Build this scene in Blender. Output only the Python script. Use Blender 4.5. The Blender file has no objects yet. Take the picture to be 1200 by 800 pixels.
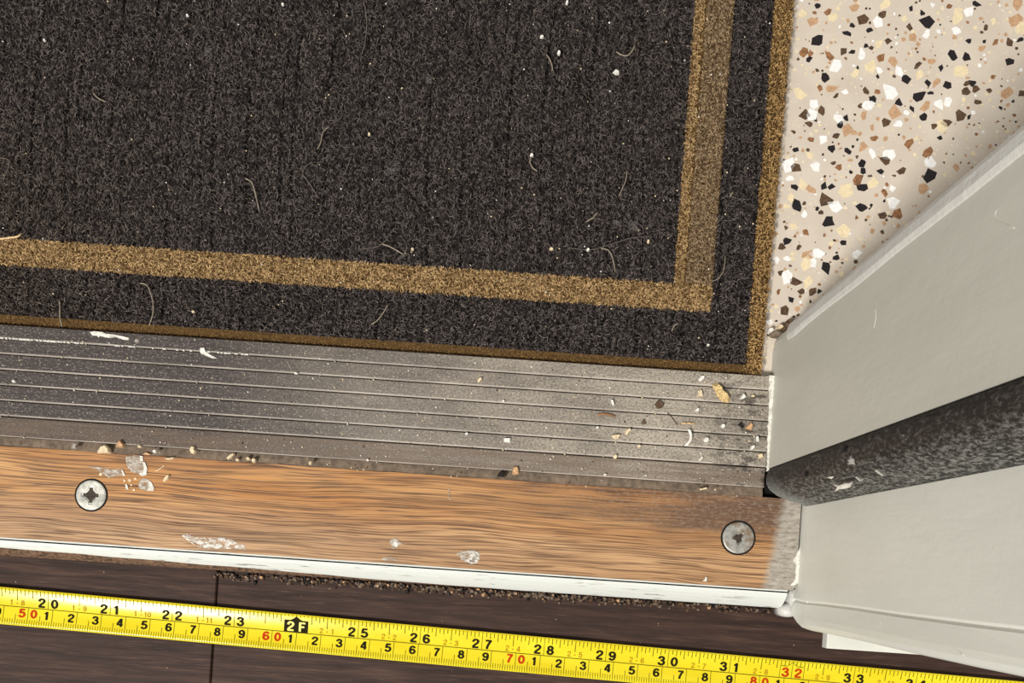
import bpy, bmesh, math, random
import numpy as np
from mathutils import Vector

random.seed(7)
rng = np.random.default_rng(7)
SC = bpy.context.scene
COL = SC.collection

# ------------------------------------------------------------------ camera
FPX, HC = 1150.0, 0.4017            # focal length in pixels (1200 wide), lens height over the plank floor
N0 = (595.0, 660.0)                 # image point straight below the lens
ROLL = math.atan(0.0674)
CA, SA = math.cos(ROLL), math.sin(ROLL)
cam_d = bpy.data.cameras.new('camera')
cam = bpy.data.objects.new('camera', cam_d)
COL.objects.link(cam)
cam.location = (0, 0, HC)
cam.rotation_euler = (0, 0, ROLL)
cam_d.sensor_width = 36.0
cam_d.lens = FPX / 1200 * 36.0
cam_d.shift_x = (600 - N0[0]) / 1200
cam_d.shift_y = (N0[1] - 400) / 1200
cam_d.clip_start = 0.01
SC.camera = cam

# ------------------------------------------------------------------ light
world = bpy.data.worlds.new('world')
SC.world = world
world.use_nodes = True
bg = world.node_tree.nodes['Background']
bg.inputs[0].default_value = (1.0, 0.975, 0.94, 1)
bg.inputs[1].default_value = 0.42


def area(name, loc, target, size, power, color):
    d = bpy.data.lights.new(name, 'AREA')
    d.size = size
    d.energy = power
    d.color = color
    o = bpy.data.objects.new(name, d)
    COL.objects.link(o)
    o.location = loc
    o.rotation_euler = (Vector(target) - Vector(loc)).to_track_quat('-Z', 'Y').to_euler()
    return o


area('ceiling_lamp', (-1.05, -1.25, 2.1), (0, 0, 0), 0.40, 82, (1.0, 0.97, 0.93))
SC.view_settings.view_transform = 'Standard'
SC.view_settings.look = 'None'
SC.view_settings.gamma = 1.0
SC.view_settings.exposure = 0.0
SC.view_settings.use_curve_mapping = False


# ------------------------------------------------------------------ measuring
def P(px, py, h):
    """ground point at height h, measured along (x) and across (y) the threshold"""
    dx, dy, k = px - N0[0], py - N0[1], (HC - h) / FPX
    return ((dx * CA + dy * SA) * k, (dx * SA - dy * CA) * k, h)


def K(h):
    return (HC - h) / FPX


def V600(y, h):
    """y of a line parallel to the threshold, measured where it crosses the middle of the photograph"""
    return (5 * SA + (N0[1] - y) * CA) * K(h)


# ------------------------------------------------------------------ object helpers
def link(name, me, m=None, parent=None):
    o = bpy.data.objects.new(name, me)
    COL.objects.link(o)
    if parent is not None:
        o.parent = parent
    if m is not None and not me.materials:
        me.materials.append(m)
    return o


def mesh(name, verts, faces, m=None, parent=None, smooth=False, off=(0, 0, 0)):
    me = bpy.data.meshes.new(name)
    if parent is not None and off == (0, 0, 0):
        off = world_loc(parent)
    vs = [(v[0] - off[0], v[1] - off[1], v[2] - off[2]) for v in verts]
    me.from_pydata(vs, [], faces)
    bm = bmesh.new()
    bm.from_mesh(me)
    bmesh.ops.recalc_face_normals(bm, faces=bm.faces)
    bm.to_mesh(me)
    bm.free()
    if smooth:
        me.polygons.foreach_set('use_smooth', [True] * len(me.polygons))
    return link(name, me, m, parent)


def world_loc(o):
    l = Vector((0, 0, 0))
    while o is not None:
        l += Vector(o.location)
        o = o.parent
    return tuple(l)


def tag(o, label=None, cat=None, group=None, kind=None):
    if label: o['label'] = label
    if cat: o['category'] = cat
    if group: o['group'] = group
    if kind: o['kind'] = kind
    return o


def root(name, loc, label, cat, group=None, kind=None):
    o = bpy.data.objects.new(name, None)
    COL.objects.link(o)
    o.location = loc
    o.empty_display_size = 0.01
    return tag(o, label, cat, group, kind)


def boxgeo(x0, x1, y0, y1, z0, z1, bev=0.0):
    """box with bevelled top edges"""
    b = bev
    v = [(x0, y0, z0), (x1, y0, z0), (x1, y1, z0), (x0, y1, z0)]
    if b <= 0:
        v += [(x0, y0, z1), (x1, y0, z1), (x1, y1, z1), (x0, y1, z1)]
        f = [(3, 2, 1, 0), (4, 5, 6, 7)] + [(i, (i + 1) % 4, 4 + (i + 1) % 4, 4 + i) for i in range(4)]
        return v, f
    v += [(x0, y0, z1 - b), (x1, y0, z1 - b), (x1, y1, z1 - b), (x0, y1, z1 - b)]
    v += [(x0 + b, y0 + b, z1), (x1 - b, y0 + b, z1), (x1 - b, y1 - b, z1), (x0 + b, y1 - b, z1)]
    f = [(3, 2, 1, 0), (8, 9, 10, 11)]
    f += [(i, (i + 1) % 4, 4 + (i + 1) % 4, 4 + i) for i in range(4)]
    f += [(4 + i, 4 + (i + 1) % 4, 8 + (i + 1) % 4, 8 + i) for i in range(4)]
    return v, f


def ribgeo(x0, x1, y0, y1, z0, z1, bf, bb):
    """long rib: wide bevel on the near side, small one on the far side"""
    q = [(y0, z0), (y0, z1 - bf), (y0 + bf, z1), (y1 - bb, z1), (y1, z1 - bb), (y1, z0)]
    return loft([[(x, a, b) for a, b in q] for x in (x0, x1)])


def prism(outline, z0, z1, inset=0.85):
    """flat chip: outline (x, y) in metres, top ring drawn in a little"""
    n = len(outline)
    cx = sum(p[0] for p in outline) / n
    cy = sum(p[1] for p in outline) / n
    v = [(x, y, z0) for x, y in outline]
    v += [(cx + (x - cx) * inset, cy + (y - cy) * inset, z1) for x, y in outline]
    f = [tuple(range(n))[::-1], tuple(range(n, 2 * n))]
    f += [(i, (i + 1) % n, n + (i + 1) % n, n + i) for i in range(n)]
    return v, f


def mound(outline, z0, z1):
    """soft blob over a closed outline"""
    q = smooth_path(list(outline) + [outline[0]], 4)[:-1]
    cx, cy = sum(p[0] for p in q) / len(q), sum(p[1] for p in q) / len(q)
    return loft([[(cx + (x - cx) * k, cy + (y - cy) * k, z0 + (z1 - z0) * h) for x, y in q] for k, h in ((1, 0), (0.98, 0.6), (0.86, 0.87), (0.5, 1.0))])


def tubegeo(pts, r, sides=5):
    v, f = [], []
    n = len(pts)
    for i, p in enumerate(pts):
        p = Vector(p)
        d = Vector(pts[min(i + 1, n - 1)]) - Vector(pts[max(i - 1, 0)])
        d.normalize()
        a = d.cross(Vector((0, 0, 1)))
        if a.length < 1e-4: a = Vector((1, 0, 0))
        a.normalize()
        b = a.cross(d)
        rr = r * (0.55 if i in (0, n - 1) else 1)
        for s in range(sides):
            t = 2 * math.pi * s / sides
            v.append(tuple(p + (a * math.cos(t) + b * math.sin(t)) * rr))
    for i in range(n - 1):
        for s in range(sides):
            s2 = (s + 1) % sides
            f.append((i * sides + s, i * sides + s2, (i + 1) * sides + s2, (i + 1) * sides + s))
    f.append(tuple(range(sides))[::-1])
    f.append(tuple(range((n - 1) * sides, n * sides)))
    return v, f


def loft(rings, cap=True):
    n = len(rings[0])
    v = [p for r in rings for p in r]
    f = []
    for i in range(len(rings) - 1):
        for j in range(n):
            j2 = (j + 1) % n
            f.append((i * n + j, i * n + j2, (i + 1) * n + j2, (i + 1) * n + j))
    if cap:
        f.append(tuple(range(n))[::-1])
        f.append(tuple(range((len(rings) - 1) * n, len(rings) * n)))
    return v, f


def merge(geos):
    v, f = [], []
    for gv, gf in geos:
        o = len(v)
        v += gv
        f += [tuple(i + o for i in q) for q in gf]
    return v, f


def smooth_path(pts, n=6):
    """Catmull-Rom through pixel points"""
    out = []
    q = [pts[0]] + list(pts) + [pts[-1]]
    for i in range(1, len(q) - 2):
        for k in range(n):
            t = k / n
            r = []
            for c in range(2):
                a, b, d, e = q[i - 1][c], q[i][c], q[i + 1][c], q[i + 2][c]
                r.append(0.5 * (2 * b + (d - a) * t + (2 * a - 5 * b + 4 * d - e) * t * t + (3 * b - a - 3 * d + e) * t ** 3))
            out.append(tuple(r))
    out.append(tuple(pts[-1]))
    return out


# ------------------------------------------------------------------ material helpers
def lin(c):
    r = []
    for x in c:
        x /= 255.0
        r.append(x / 12.92 if x <= 0.04045 else ((x + 0.055) / 1.055) ** 2.4)
    return (*r, 1.0)


class MT:
    """small node builder"""

    def __init__(self, name, rough=0.6, metal=0.0, spec=0.5):
        self.m = bpy.data.materials.new(name)
        self.m.use_nodes = True
        self.t = self.m.node_tree
        self.n = self.t.nodes
        self.b = self.n['Principled BSDF']
        self.b.inputs['Roughness'].default_value = rough
        self.b.inputs['Metallic'].default_value = metal
        self.b.inputs['Specular IOR Level'].default_value = spec
        self.pos = None

    def l(self, a, b):
        self.t.links.new(a, b)

    def position(self, scale=(1, 1, 1), loc=(0, 0, 0)):
        if self.pos is None:
            self.pos = self.n.new('ShaderNodeNewGeometry').outputs['Position']
        mp = self.n.new('ShaderNodeMapping')
        mp.vector_type = 'POINT'
        mp.inputs['Location'].default_value = loc
        mp.inputs['Scale'].default_value = scale
        self.l(self.pos, mp.inputs[0])
        return mp.outputs[0]

    def noise(self, vec, scale=1.0, detail=3, rough=0.55, dist=0.0):
        n = self.n.new('ShaderNodeTexNoise')
        n.inputs['Scale'].default_value = scale
        n.inputs['Detail'].default_value = detail
        n.inputs['Roughness'].default_value = rough
        n.inputs['Distortion'].default_value = dist
        self.l(vec, n.inputs['Vector'])
        return n.outputs[0]

    def ramp(self, fac, stops, interp='LINEAR'):
        r = self.n.new('ShaderNodeValToRGB')
        r.color_ramp.interpolation = interp
        e = r.color_ramp.elements
        while len(e) < len(stops): e.new(0.5)
        for el, (p, c) in zip(e, stops):
            el.position = p
            el.color = c if len(c) == 4 else lin(c)
        self.l(fac, r.inputs[0])
        return r.outputs[0]

    def val(self, fac, a, b, lo=0.0, hi=1.0):
        r = self.n.new('ShaderNodeMapRange')
        r.inputs[1].default_value, r.inputs[2].default_value = a, b
        r.inputs[3].default_value, r.inputs[4].default_value = lo, hi
        self.l(fac, r.inputs[0])
        return r.outputs[0]

    def mix(self, fac, a, b, mode='MIX'):
        x = self.n.new('ShaderNodeMix')
        x.data_type = 'RGBA'
        x.blend_type = mode
        for s, v in ((x.inputs[0], fac), (x.inputs[6], a), (x.inputs[7], b)):
            if hasattr(v, 'is_output'): self.l(v, s)
            elif isinstance(v, (int, float)): s.default_value = v
            else: s.default_value = v if len(v) == 4 else lin(v)
        return x.outputs[2]

    def math(self, op, a, b=0.0):
        x = self.n.new('ShaderNodeMath')
        x.operation = op
        for s, v in ((x.inputs[0], a), (x.inputs[1], b)):
            if hasattr(v, 'is_output'): self.l(v, s)
            else: s.default_value = v
        return x.outputs[0]

    def axis(self, i):
        s = self.n.new('ShaderNodeSeparateXYZ')
        self.position()
        self.l(self.pos, s.inputs[0])
        return s.outputs[i]

    def color(self, c):
        if hasattr(c, 'is_output'): self.l(c, self.b.inputs['Base Color'])
        else: self.b.inputs['Base Color'].default_value = lin(c)
        return self

    def bump(self, h, strength=0.3, dist=0.0005):
        b = self.n.new('ShaderNodeBump')
        b.inputs['Strength'].default_value = strength
        b.inputs['Distance'].default_value = dist
        self.l(h, b.inputs['Height'])
        self.l(b.outputs[0], self.b.inputs['Normal'])
        return self


def plain(name, c, rough=0.7, vary=0.12, scale=900, spec=0.3):
    """one colour with a little grain"""
    t = MT(name, rough, 0, spec)
    n = t.noise(t.position(), scale, 3)
    d = tuple(max(0, x * (1 - vary * 2)) for x in c)
    u = tuple(min(255, x * (1 + vary)) for x in c)
    t.color(t.ramp(n, [(0.3, d), (0.7, u)]))
    return t.m


# heights (metres over the plank floor)
H_TER, H_MAT, H_AL, H_OAK = 0.0150, 0.0215, 0.0200, 0.0180
KB = K(0.02)

# ------------------------------------------------------------------ materials
GX0 = P(914, 640, 0.018)[0] - 0.16 * P(914, 640, 0.018)[1] - 0.0022


def mk_oak():
    t = MT('oak', 0.5, 0, 0.35)
    wob = t.noise(t.position((9, 30, 1)), 1.0, 2)
    pos = t.position((1, 1, 1))
    # wavy grain: shift across the grain by a slow noise
    cmb = t.n.new('ShaderNodeCombineXYZ')
    t.l(t.math('MULTIPLY', wob, 0.010), cmb.inputs[1])
    add = t.n.new('ShaderNodeVectorMath')
    add.operation = 'ADD'
    t.l(pos, add.inputs[0]); t.l(cmb.outputs[0], add.inputs[1])

    def scaled(s):
        m = t.n.new('ShaderNodeMapping')
        m.inputs['Scale'].default_value = s
        t.l(add.outputs[0], m.inputs[0])
        return m.outputs[0]
    bands = t.noise(scaled((7, 120, 1)), 1.0, 3, 0.6)
    lines = t.noise(scaled((15, 1180, 1)), 1.0, 2, 0.5)
    fibre = t.noise(scaled((26, 2600, 1)), 1.0, 3, 0.6)
    pores = t.noise(scaled((36, 1800, 1)), 1.0, 2, 0.5)
    zone = t.noise(t.position((11, 34, 1)), 1.0, 2)
    base = t.ramp(bands, [(0.32, (174, 132, 90)), (0.50, (200, 156, 110)), (0.68, (216, 176, 128))])
    up = t.math('MULTIPLY', t.val(t.axis(1), 0.006, 0.016), t.val(zone, 0.34, 0.60, 0.35, 1.0))
    warm = t.mix(t.math('MULTIPLY', up, 0.85), base, t.ramp(bands, [(0.3, (164, 106, 54)), (0.7, (208, 152, 88))]))
    fade = t.math('MULTIPLY', t.val(t.axis(1), 0.020, 0.006), t.val(t.axis(0), 0.09, -0.12, 0.35, 1.0))
    warm = t.mix(t.math('MULTIPLY', fade, 0.65), warm, t.ramp(bands, [(0.3, (158, 124, 94)), (0.7, (200, 164, 126))]))
    c = t.mix(t.val(fibre, 0.42, 0.66, 0.0, 0.45), warm, (126, 84, 50))
    c = t.mix(t.val(lines, 0.50, 0.60, 0.0, 0.62), c, (108, 74, 48))
    c = t.mix(t.val(pores, 0.53, 0.61, 0.0, 0.75), c, (82, 54, 34))
    # worn dirt streaks along the top edge and a dark worn band to the right
    dn = t.noise(t.position((16, 130, 1)), 1.0, 4, 0.65)
    dmask = t.math('MULTIPLY', t.val(t.axis(1), 0.0150, 0.0200), t.val(t.axis(0), -0.02, 0.075))
    c = t.mix(t.math('MULTIPLY', t.val(dn, 0.30, 0.55), t.math('MULTIPLY', dmask, 0.9)), c, (94, 72, 58))
    dust = t.noise(t.position((500, 900, 1)), 1.0, 4, 0.7)
    c = t.mix(t.math('MULTIPLY', t.val(dust, 0.48, 0.70), t.math('MULTIPLY', dmask, 0.6)), c, (164, 146, 130))
    d2 = t.noise(t.position((7, 150, 1), (3, 1, 0)), 1.0, 4, 0.6)
    c = t.mix(t.val(d2, 0.54, 0.70, 0, 0.45), c, (112, 86, 64))
    # old grey paint over the end by the jamb
    pn = t.noise(t.position((160, 260, 1)), 1.0, 4, 0.65)
    xx = t.math('ADD', t.axis(0), t.math('MULTIPLY', t.axis(1), -0.16))
    gm_ = t.val(t.math('ADD', xx, t.math('MULTIPLY', pn, 0.004)), GX0, GX0 + 0.0035)
    c = t.mix(gm_, c, t.ramp(t.noise(t.position((300, 700, 1)), 1.0, 4, 0.7), [(0.3, (120, 110, 98)), (0.5, (160, 152, 140)), (0.7, (182, 176, 164))]))
    t.color(c)
    t.bump(t.math('SUBTRACT', 1.0, t.val(pores, 0.54, 0.68)), 0.35, 0.0004)
    return t.m


def mk_alu(name='worn_aluminium', lip=False):
    t = MT(name, 0.48, 0.35, 0.5)
    big = t.noise(t.position((26, 60, 1)), 1.0, 4, 0.6)
    fine = t.noise(t.position((1500, 1900, 1)), 1.0, 4, 0.75)
    scr = t.noise(t.position((40, 2600, 1)), 1.0, 3, 0.6)
    base = t.ramp(scr, [(0.3, (54, 48, 46)), (0.7, (84, 76, 73))])
    # dust thickens to the right
    g = t.val(t.axis(0), -0.12, 0.05, 0.0, 1.0)
    d = t.math('MULTIPLY', t.val(t.math('ADD', t.math('MULTIPLY', big, 0.6), t.math('MULTIPLY', fine, 0.6)), 0.42, 0.78), g)
    c = t.mix(t.math('MULTIPLY', d, 0.95), base, (196, 184, 166))
    c = t.mix(t.math('MULTIPLY', g, 0.32), c, (176, 166, 150))
    mot = t.noise(t.position((420, 600, 1), (5, 5, 0)), 1.0, 4, 0.7)
    c = t.mix(t.val(mot, 0.55, 0.72, 0, 0.4), c, (150, 140, 130))
    c = t.mix(t.val(mot, 0.45, 0.30, 0, 0.4), c, (50, 45, 43))
    sp2 = t.noise(t.position((1100, 1500, 1), (9, 1, 0)), 1.0, 3, 0.6)
    c = t.mix(t.math('MULTIPLY', t.val(sp2, 0.52, 0.36), t.math('ADD', t.math('MULTIPLY', g, 0.45), 0.15)), c, (72, 66, 60))
    c = t.mix(t.math('MULTIPLY', t.val(sp2, 0.56, 0.70), 0.5), c, (202, 192, 176))
    if lip:
        l2 = t.noise(t.position((30, 500, 1)), 1.0, 4, 0.65)
        c = t.mix(t.val(l2, 0.35, 0.65, 0.25, 0.85), c, (112, 95, 80))
    sp = t.noise(t.position(), 1400, 2, 0.5)
    c = t.mix(t.val(sp, 0.70, 0.74, 0, 0.8), c, (208, 198, 184))
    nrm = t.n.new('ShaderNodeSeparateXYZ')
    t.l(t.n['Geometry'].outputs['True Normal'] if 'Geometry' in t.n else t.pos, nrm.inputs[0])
    c = t.mix(t.math('MULTIPLY', t.val(nrm.outputs[1], -0.3, -0.5), t.val(big, 0.3, 0.6, 0.35, 0.95)), c, (190, 180, 168))  # pale highlight line painted onto the near-facing rib bevels
    # scuffed dark dirt near the jamb
    dk = t.noise(t.position((130, 220, 1), (7, 2, 0)), 1.0, 4, 0.7)
    dm = t.math('MULTIPLY', t.val(t.axis(0), 0.060, 0.092), t.val(dk, 0.51, 0.59))
    c = t.mix(t.math('MULTIPLY', dm, 0.85), c, (58, 52, 46))
    t.color(c)
    t.l(t.val(d, 0, 1, 0.42, 0.85), t.b.inputs['Roughness'])
    t.l(t.val(d, 0, 0.8, 0.25, 0.0), t.b.inputs['Metallic'])
    t.bump(fine, 0.15, 0.0003)
    return t.m


def mk_plank():
    t = MT('dark_plank', 0.6, 0, 0.18)
    g = t.noise(t.position((26, 420, 1)), 1.0, 5, 0.65, 0.4)
    z = t.noise(t.position((8, 30, 1)), 1.0, 3)
    f = t.noise(t.position((70, 1500, 1)), 1.0, 3, 0.6)
    c = t.ramp(g, [(0.28, (36, 26, 22)), (0.5, (60, 44, 38)), (0.72, (88, 66, 55))])
    c = t.mix(t.val(z, 0.4, 0.7, 0, 0.6), c, (56, 40, 34))
    c = t.mix(t.val(f, 0.58, 0.72, 0, 0.5), c, (108, 86, 72))
    t.color(c)
    t.bump(g, 0.35, 0.0006)
    return t.m


def mk_paint(name, c, rough=0.42, lump=0.5):
    t = MT(name, rough, 0, 0.45)
    n = t.noise(t.position((34, 34, 10)), 1.0, 3)
    run = t.noise(t.position((150, 150, 22)), 1.0, 3, 0.6)
    fine = t.noise(t.position((260, 260, 260)), 1.0, 4, 0.6)
    d = tuple(x * 0.95 for x in c)
    col = t.ramp(n, [(0.3, d), (0.7, c)])
    sm = t.noise(t.position((90, 90, 18), (3, 4, 5)), 1.0, 4, 0.7)
    col = t.mix(t.val(sm, 0.60, 0.74, 0, 0.25), col, tuple(x * 0.86 for x in c))
    t.color(col)
    t.bump(t.math('ADD', t.math('MULTIPLY', run, 0.8), t.math('MULTIPLY', fine, 0.5)), lump, 0.0008)
    return t.m


def mk_chipped(name='chipped_white_paint'):
    t = MT(name, 0.5, 0, 0.4)
    n = t.noise(t.position((70, 900, 500)), 1.0, 4, 0.65)
    s = t.noise(t.position((18, 300, 200)), 1.0, 3, 0.6)
    c = t.mix(t.val(n, 0.60, 0.68, 0, 0.8), (214, 217, 211), (112, 108, 100))
    c = t.mix(t.val(s, 0.58, 0.75, 0, 0.5), c, (168, 166, 158))
    t.color(c)
    t.bump(n, 0.3, 0.0004)
    return t.m


def mk_rubber():
    t = MT('dusty_black_rubber', 0.62, 0, 0.35)
    n = t.noise(t.position((900, 900, 420)), 1.0, 5, 0.72, 0.3)
    z = t.noise(t.position((60, 60, 22)), 1.0, 3)
    c = t.ramp(n, [(0.34, (24, 21, 20)), (0.52, (46, 41, 39)), (0.72, (104, 98, 94))])
    # pale scuffing along the outer (lower) side and on the cut end
    w = t.math('MULTIPLY', t.val(t.axis(1), 0.0375, 0.0305), t.val(n, 0.46, 0.60, 0.0, 1.0))
    c = t.mix(t.math('MULTIPLY', w, 0.8), c, (150, 150, 144))
    e = t.math('MULTIPLY', t.val(t.axis(2), 0.042, 0.024), t.val(t.axis(1), 0.040, 0.033))
    c = t.mix(t.math('MULTIPLY', e, 0.75), c, (150, 154, 150))
    d = t.noise(t.position((300, 300, 100)), 1.0, 3)
    c = t.mix(t.math('MULTIPLY', t.val(d, 0.68, 0.74, 0, 0.7), t.val(z, 0.48, 0.6)), c, (208, 206, 200))
    t.color(c)
    t.bump(n, 0.7, 0.0008)
    return t.m


def mk_pile():
    t = MT('mat_pile', 0.9, 0, 0.15)
    a = t.n.new('ShaderNodeAttribute')
    a.attribute_name = 'tone'
    t.color(a.outputs['Color'])
    return t.m


def mk_matbase(name, c1, c2):
    t = MT(name, 0.95, 0, 0.1)
    n = t.noise(t.position((1300, 1300, 1)), 1.0, 4, 0.75)
    t.color(t.ramp(n, [(0.35, c1), (0.68, c2)]))
    t.bump(n, 0.9, 0.001)
    return t.m


def mk_terrazzo():
    t = MT('terrazzo_binder', 0.34, 0, 0.5)
    n = t.noise(t.position((60, 60, 1)), 1.0, 3)
    f = t.noise(t.position((900, 900, 1)), 1.0, 2)
    c = t.ramp(n, [(0.3, (204, 191, 174)), (0.7, (215, 203, 187))])
    v = t.n.new('ShaderNodeTexVoronoi')
    v.inputs['Scale'].default_value = 420
    t.l(t.position(), v.inputs['Vector'])
    c = t.mix(t.val(v.outputs['Distance'], 0.16, 0.12, 0, 0.55), c, (232, 216, 186))
    c = t.mix(t.val(f, 0.66, 0.72, 0, 0.35), c, (168, 138, 108))
    t.color(c)
    return t.m


def mk_tape():
    t = MT('yellow_tape', 0.22, 0, 0.28)
    n = t.noise(t.position((30, 120, 1)), 1.0, 3)
    t.color(t.ramp(n, [(0.3, (220, 198, 26)), (0.7, (232, 214, 44))]))
    return t.m


def mk_screw(name, pale, stain, amount):
    t = MT(name, 0.45, 0.3, 0.5)
    n = t.noise(t.position((330, 330, 200)), 1.0, 4, 0.65)
    s = t.noise(t.position((170, 170, 80), (2, 6, 0)), 1.0, 3, 0.6)
    c = t.ramp(n, [(0.35, tuple(x * 0.72 for x in pale)), (0.62, pale)])
    c = t.mix(t.val(s, 0.62 - amount, 0.72 - amount, 0, 0.85), c, stain)
    t.color(c)
    t.bump(n, 0.3, 0.0004)
    return t.m


def mk_smear(name='thin_paint_smear', c1=(150, 136, 120), c2=(206, 198, 184), lo=0.25):
    t = MT(name, 0.6, 0, 0.3)
    n = t.noise(t.position((500, 900, 300)), 1.0, 4, 0.7)
    t.color(t.ramp(n, [(0.35, c1), (0.6, c2)]))
    t.l(t.val(n, 0.38, 0.58, lo, 0.95), t.b.inputs['Alpha'])
    return t.m


M = dict(
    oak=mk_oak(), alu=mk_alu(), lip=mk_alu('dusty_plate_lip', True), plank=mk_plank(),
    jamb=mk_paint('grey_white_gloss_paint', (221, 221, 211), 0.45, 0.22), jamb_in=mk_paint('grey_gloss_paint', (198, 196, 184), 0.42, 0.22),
    bead=mk_paint('thick_grey_white_paint', (206, 204, 198), 0.3, 0.8),
    chipped=mk_chipped(), rubber=mk_rubber(), pile=mk_pile(), terrazzo=mk_terrazzo(), tape=mk_tape(),
    base_dark=mk_matbase('mat_dark_ground', (10, 9, 9), (34, 30, 28)),
    base_gold=mk_matbase('mat_gold_ground', (56, 40, 22), (124, 96, 58)),
    groove=plain('groove_dirt', (38, 33, 30), 0.85),
    dirt=plain('packed_dirt', (124, 108, 92), 0.9, 0.12, 420),
    brown=plain('bare_brown_edge', (108, 84, 66), 0.7, 0.25, 600),
    ink_black=plain('black_ink', (34, 30, 12), 0.7, 0.05, 900, 0.08),
    ink_red=plain('red_ink', (190, 58, 10), 0.7, 0.05, 900, 0.08),
    ink_brown=plain('brown_ink', (164, 118, 12), 0.7, 0.05, 900, 0.08),
    ink_tick=plain('tick_ink', (96, 86, 8), 0.7, 0.05, 900, 0.08),
    ink_yellow=plain('yellow_letter', (244, 234, 110), 0.45, 0.03),
    recess=plain('screw_recess', (64, 54, 44), 0.7, 0.3, 1500),
    dark=plain('dark_gap', (18, 15, 14), 0.9),
    screw_pale=mk_screw('pale_screw_metal', (226, 224, 212), (176, 172, 160), 0.0),
    screw_grey=mk_screw('corroded_screw_metal', (176, 174, 166), (128, 104, 80), 0.16),
    white=plain('white_grit', (236, 232, 222), 0.7, 0.06),
    cream=plain('cream_grit', (228, 208, 172), 0.7, 0.08),
    tan=plain('tan_grit', (206, 164, 122), 0.7, 0.1),
    ochre=plain('ochre_grit', (222, 188, 132), 0.75, 0.18, 1500),
    umber=plain('brown_grit', (94, 72, 54), 0.8, 0.2),
    black=plain('black_grit', (26, 23, 22), 0.7, 0.2),
    grey=plain('grey_grit', (170, 164, 154), 0.8, 0.15),
    hair=plain('pale_fibre', (146, 134, 117), 0.6, 0.1),
    hair_dim=plain('dull_fibre', (104, 95, 86), 0.7, 0.1),
    straw=plain('straw', (214, 184, 138), 0.65, 0.12),
    fluff=plain('grey_fluff', (112, 106, 104), 0.95, 0.2),
    splash=plain('paint_splash_white', (226, 222, 210), 0.5, 0.1, 700),
    smear=mk_smear(), smear_white=mk_smear('thin_white_smear', (196, 184, 166), (232, 228, 218), 0.0),
    grey_paint=plain('worn_grey_paint', (172, 166, 154), 0.55, 0.14, 500),
    c_black=plain('chip_black', (38, 33, 34), 0.35, 0.1),
    c_umber=plain('chip_umber', (94, 72, 54), 0.35, 0.15),
    c_brown=plain('chip_brown', (148, 106, 72), 0.35, 0.15),
    c_tan=plain('chip_tan', (196, 158, 122), 0.35, 0.05),
    c_cream=plain('chip_cream', (234, 216, 178), 0.35, 0.03),
    c_pale=plain('chip_pale', (228, 213, 188), 0.35, 0.03),
    c_white=plain('chip_white', (246, 244, 240), 0.35, 0.03),
)

# ================================================================== large structure
X_L, X_R = -0.62, 0.90          # how far the place is built to each side
XJ = 296.8 * KB                 # door stop face
XR = 342.0 * KB                 # rebate face
Y_AL1 = V600(420.3, H_AL)       # far edge of the plate

# ---- terrazzo floor with stone chips
fv, ff = boxgeo(X_L, X_R, Y_AL1 - 0.004, 0.95, -0.02, H_TER)
floor = mesh('floor', fv, ff, M['terrazzo'])
tag(floor, 'pale beige terrazzo floor speckled with brown, black and white stone chips', 'floor', kind='structure')

CH = ['c_black', 'c_umber', 'c_brown', 'c_tan', 'c_cream', 'c_white', 'c_pale']
shapes = []
for s in range(14):
    n = random.choice((4, 5, 5, 6, 6, 7))
    ang = sorted((2 * math.pi * (i + random.uniform(-0.33, 0.33)) / n) for i in range(n))
    st = random.uniform(0.6, 1.0)
    shapes.append([(math.cos(a) * random.uniform(0.6, 1.2), math.sin(a) * random.uniform(0.6, 1.2) * st) for a in ang])
chip_me = {}


def chip_mesh(s, c):
    if (s, c) not in chip_me:
        v, f = prism(shapes[s], -0.35, 0.0, 1.0)
        me = bpy.data.meshes.new('stone_chip')
        me.from_pydata(v, [], f)
        me.materials.append(M[c])
        chip_me[(s, c)] = me
    return chip_me[(s, c)]


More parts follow.
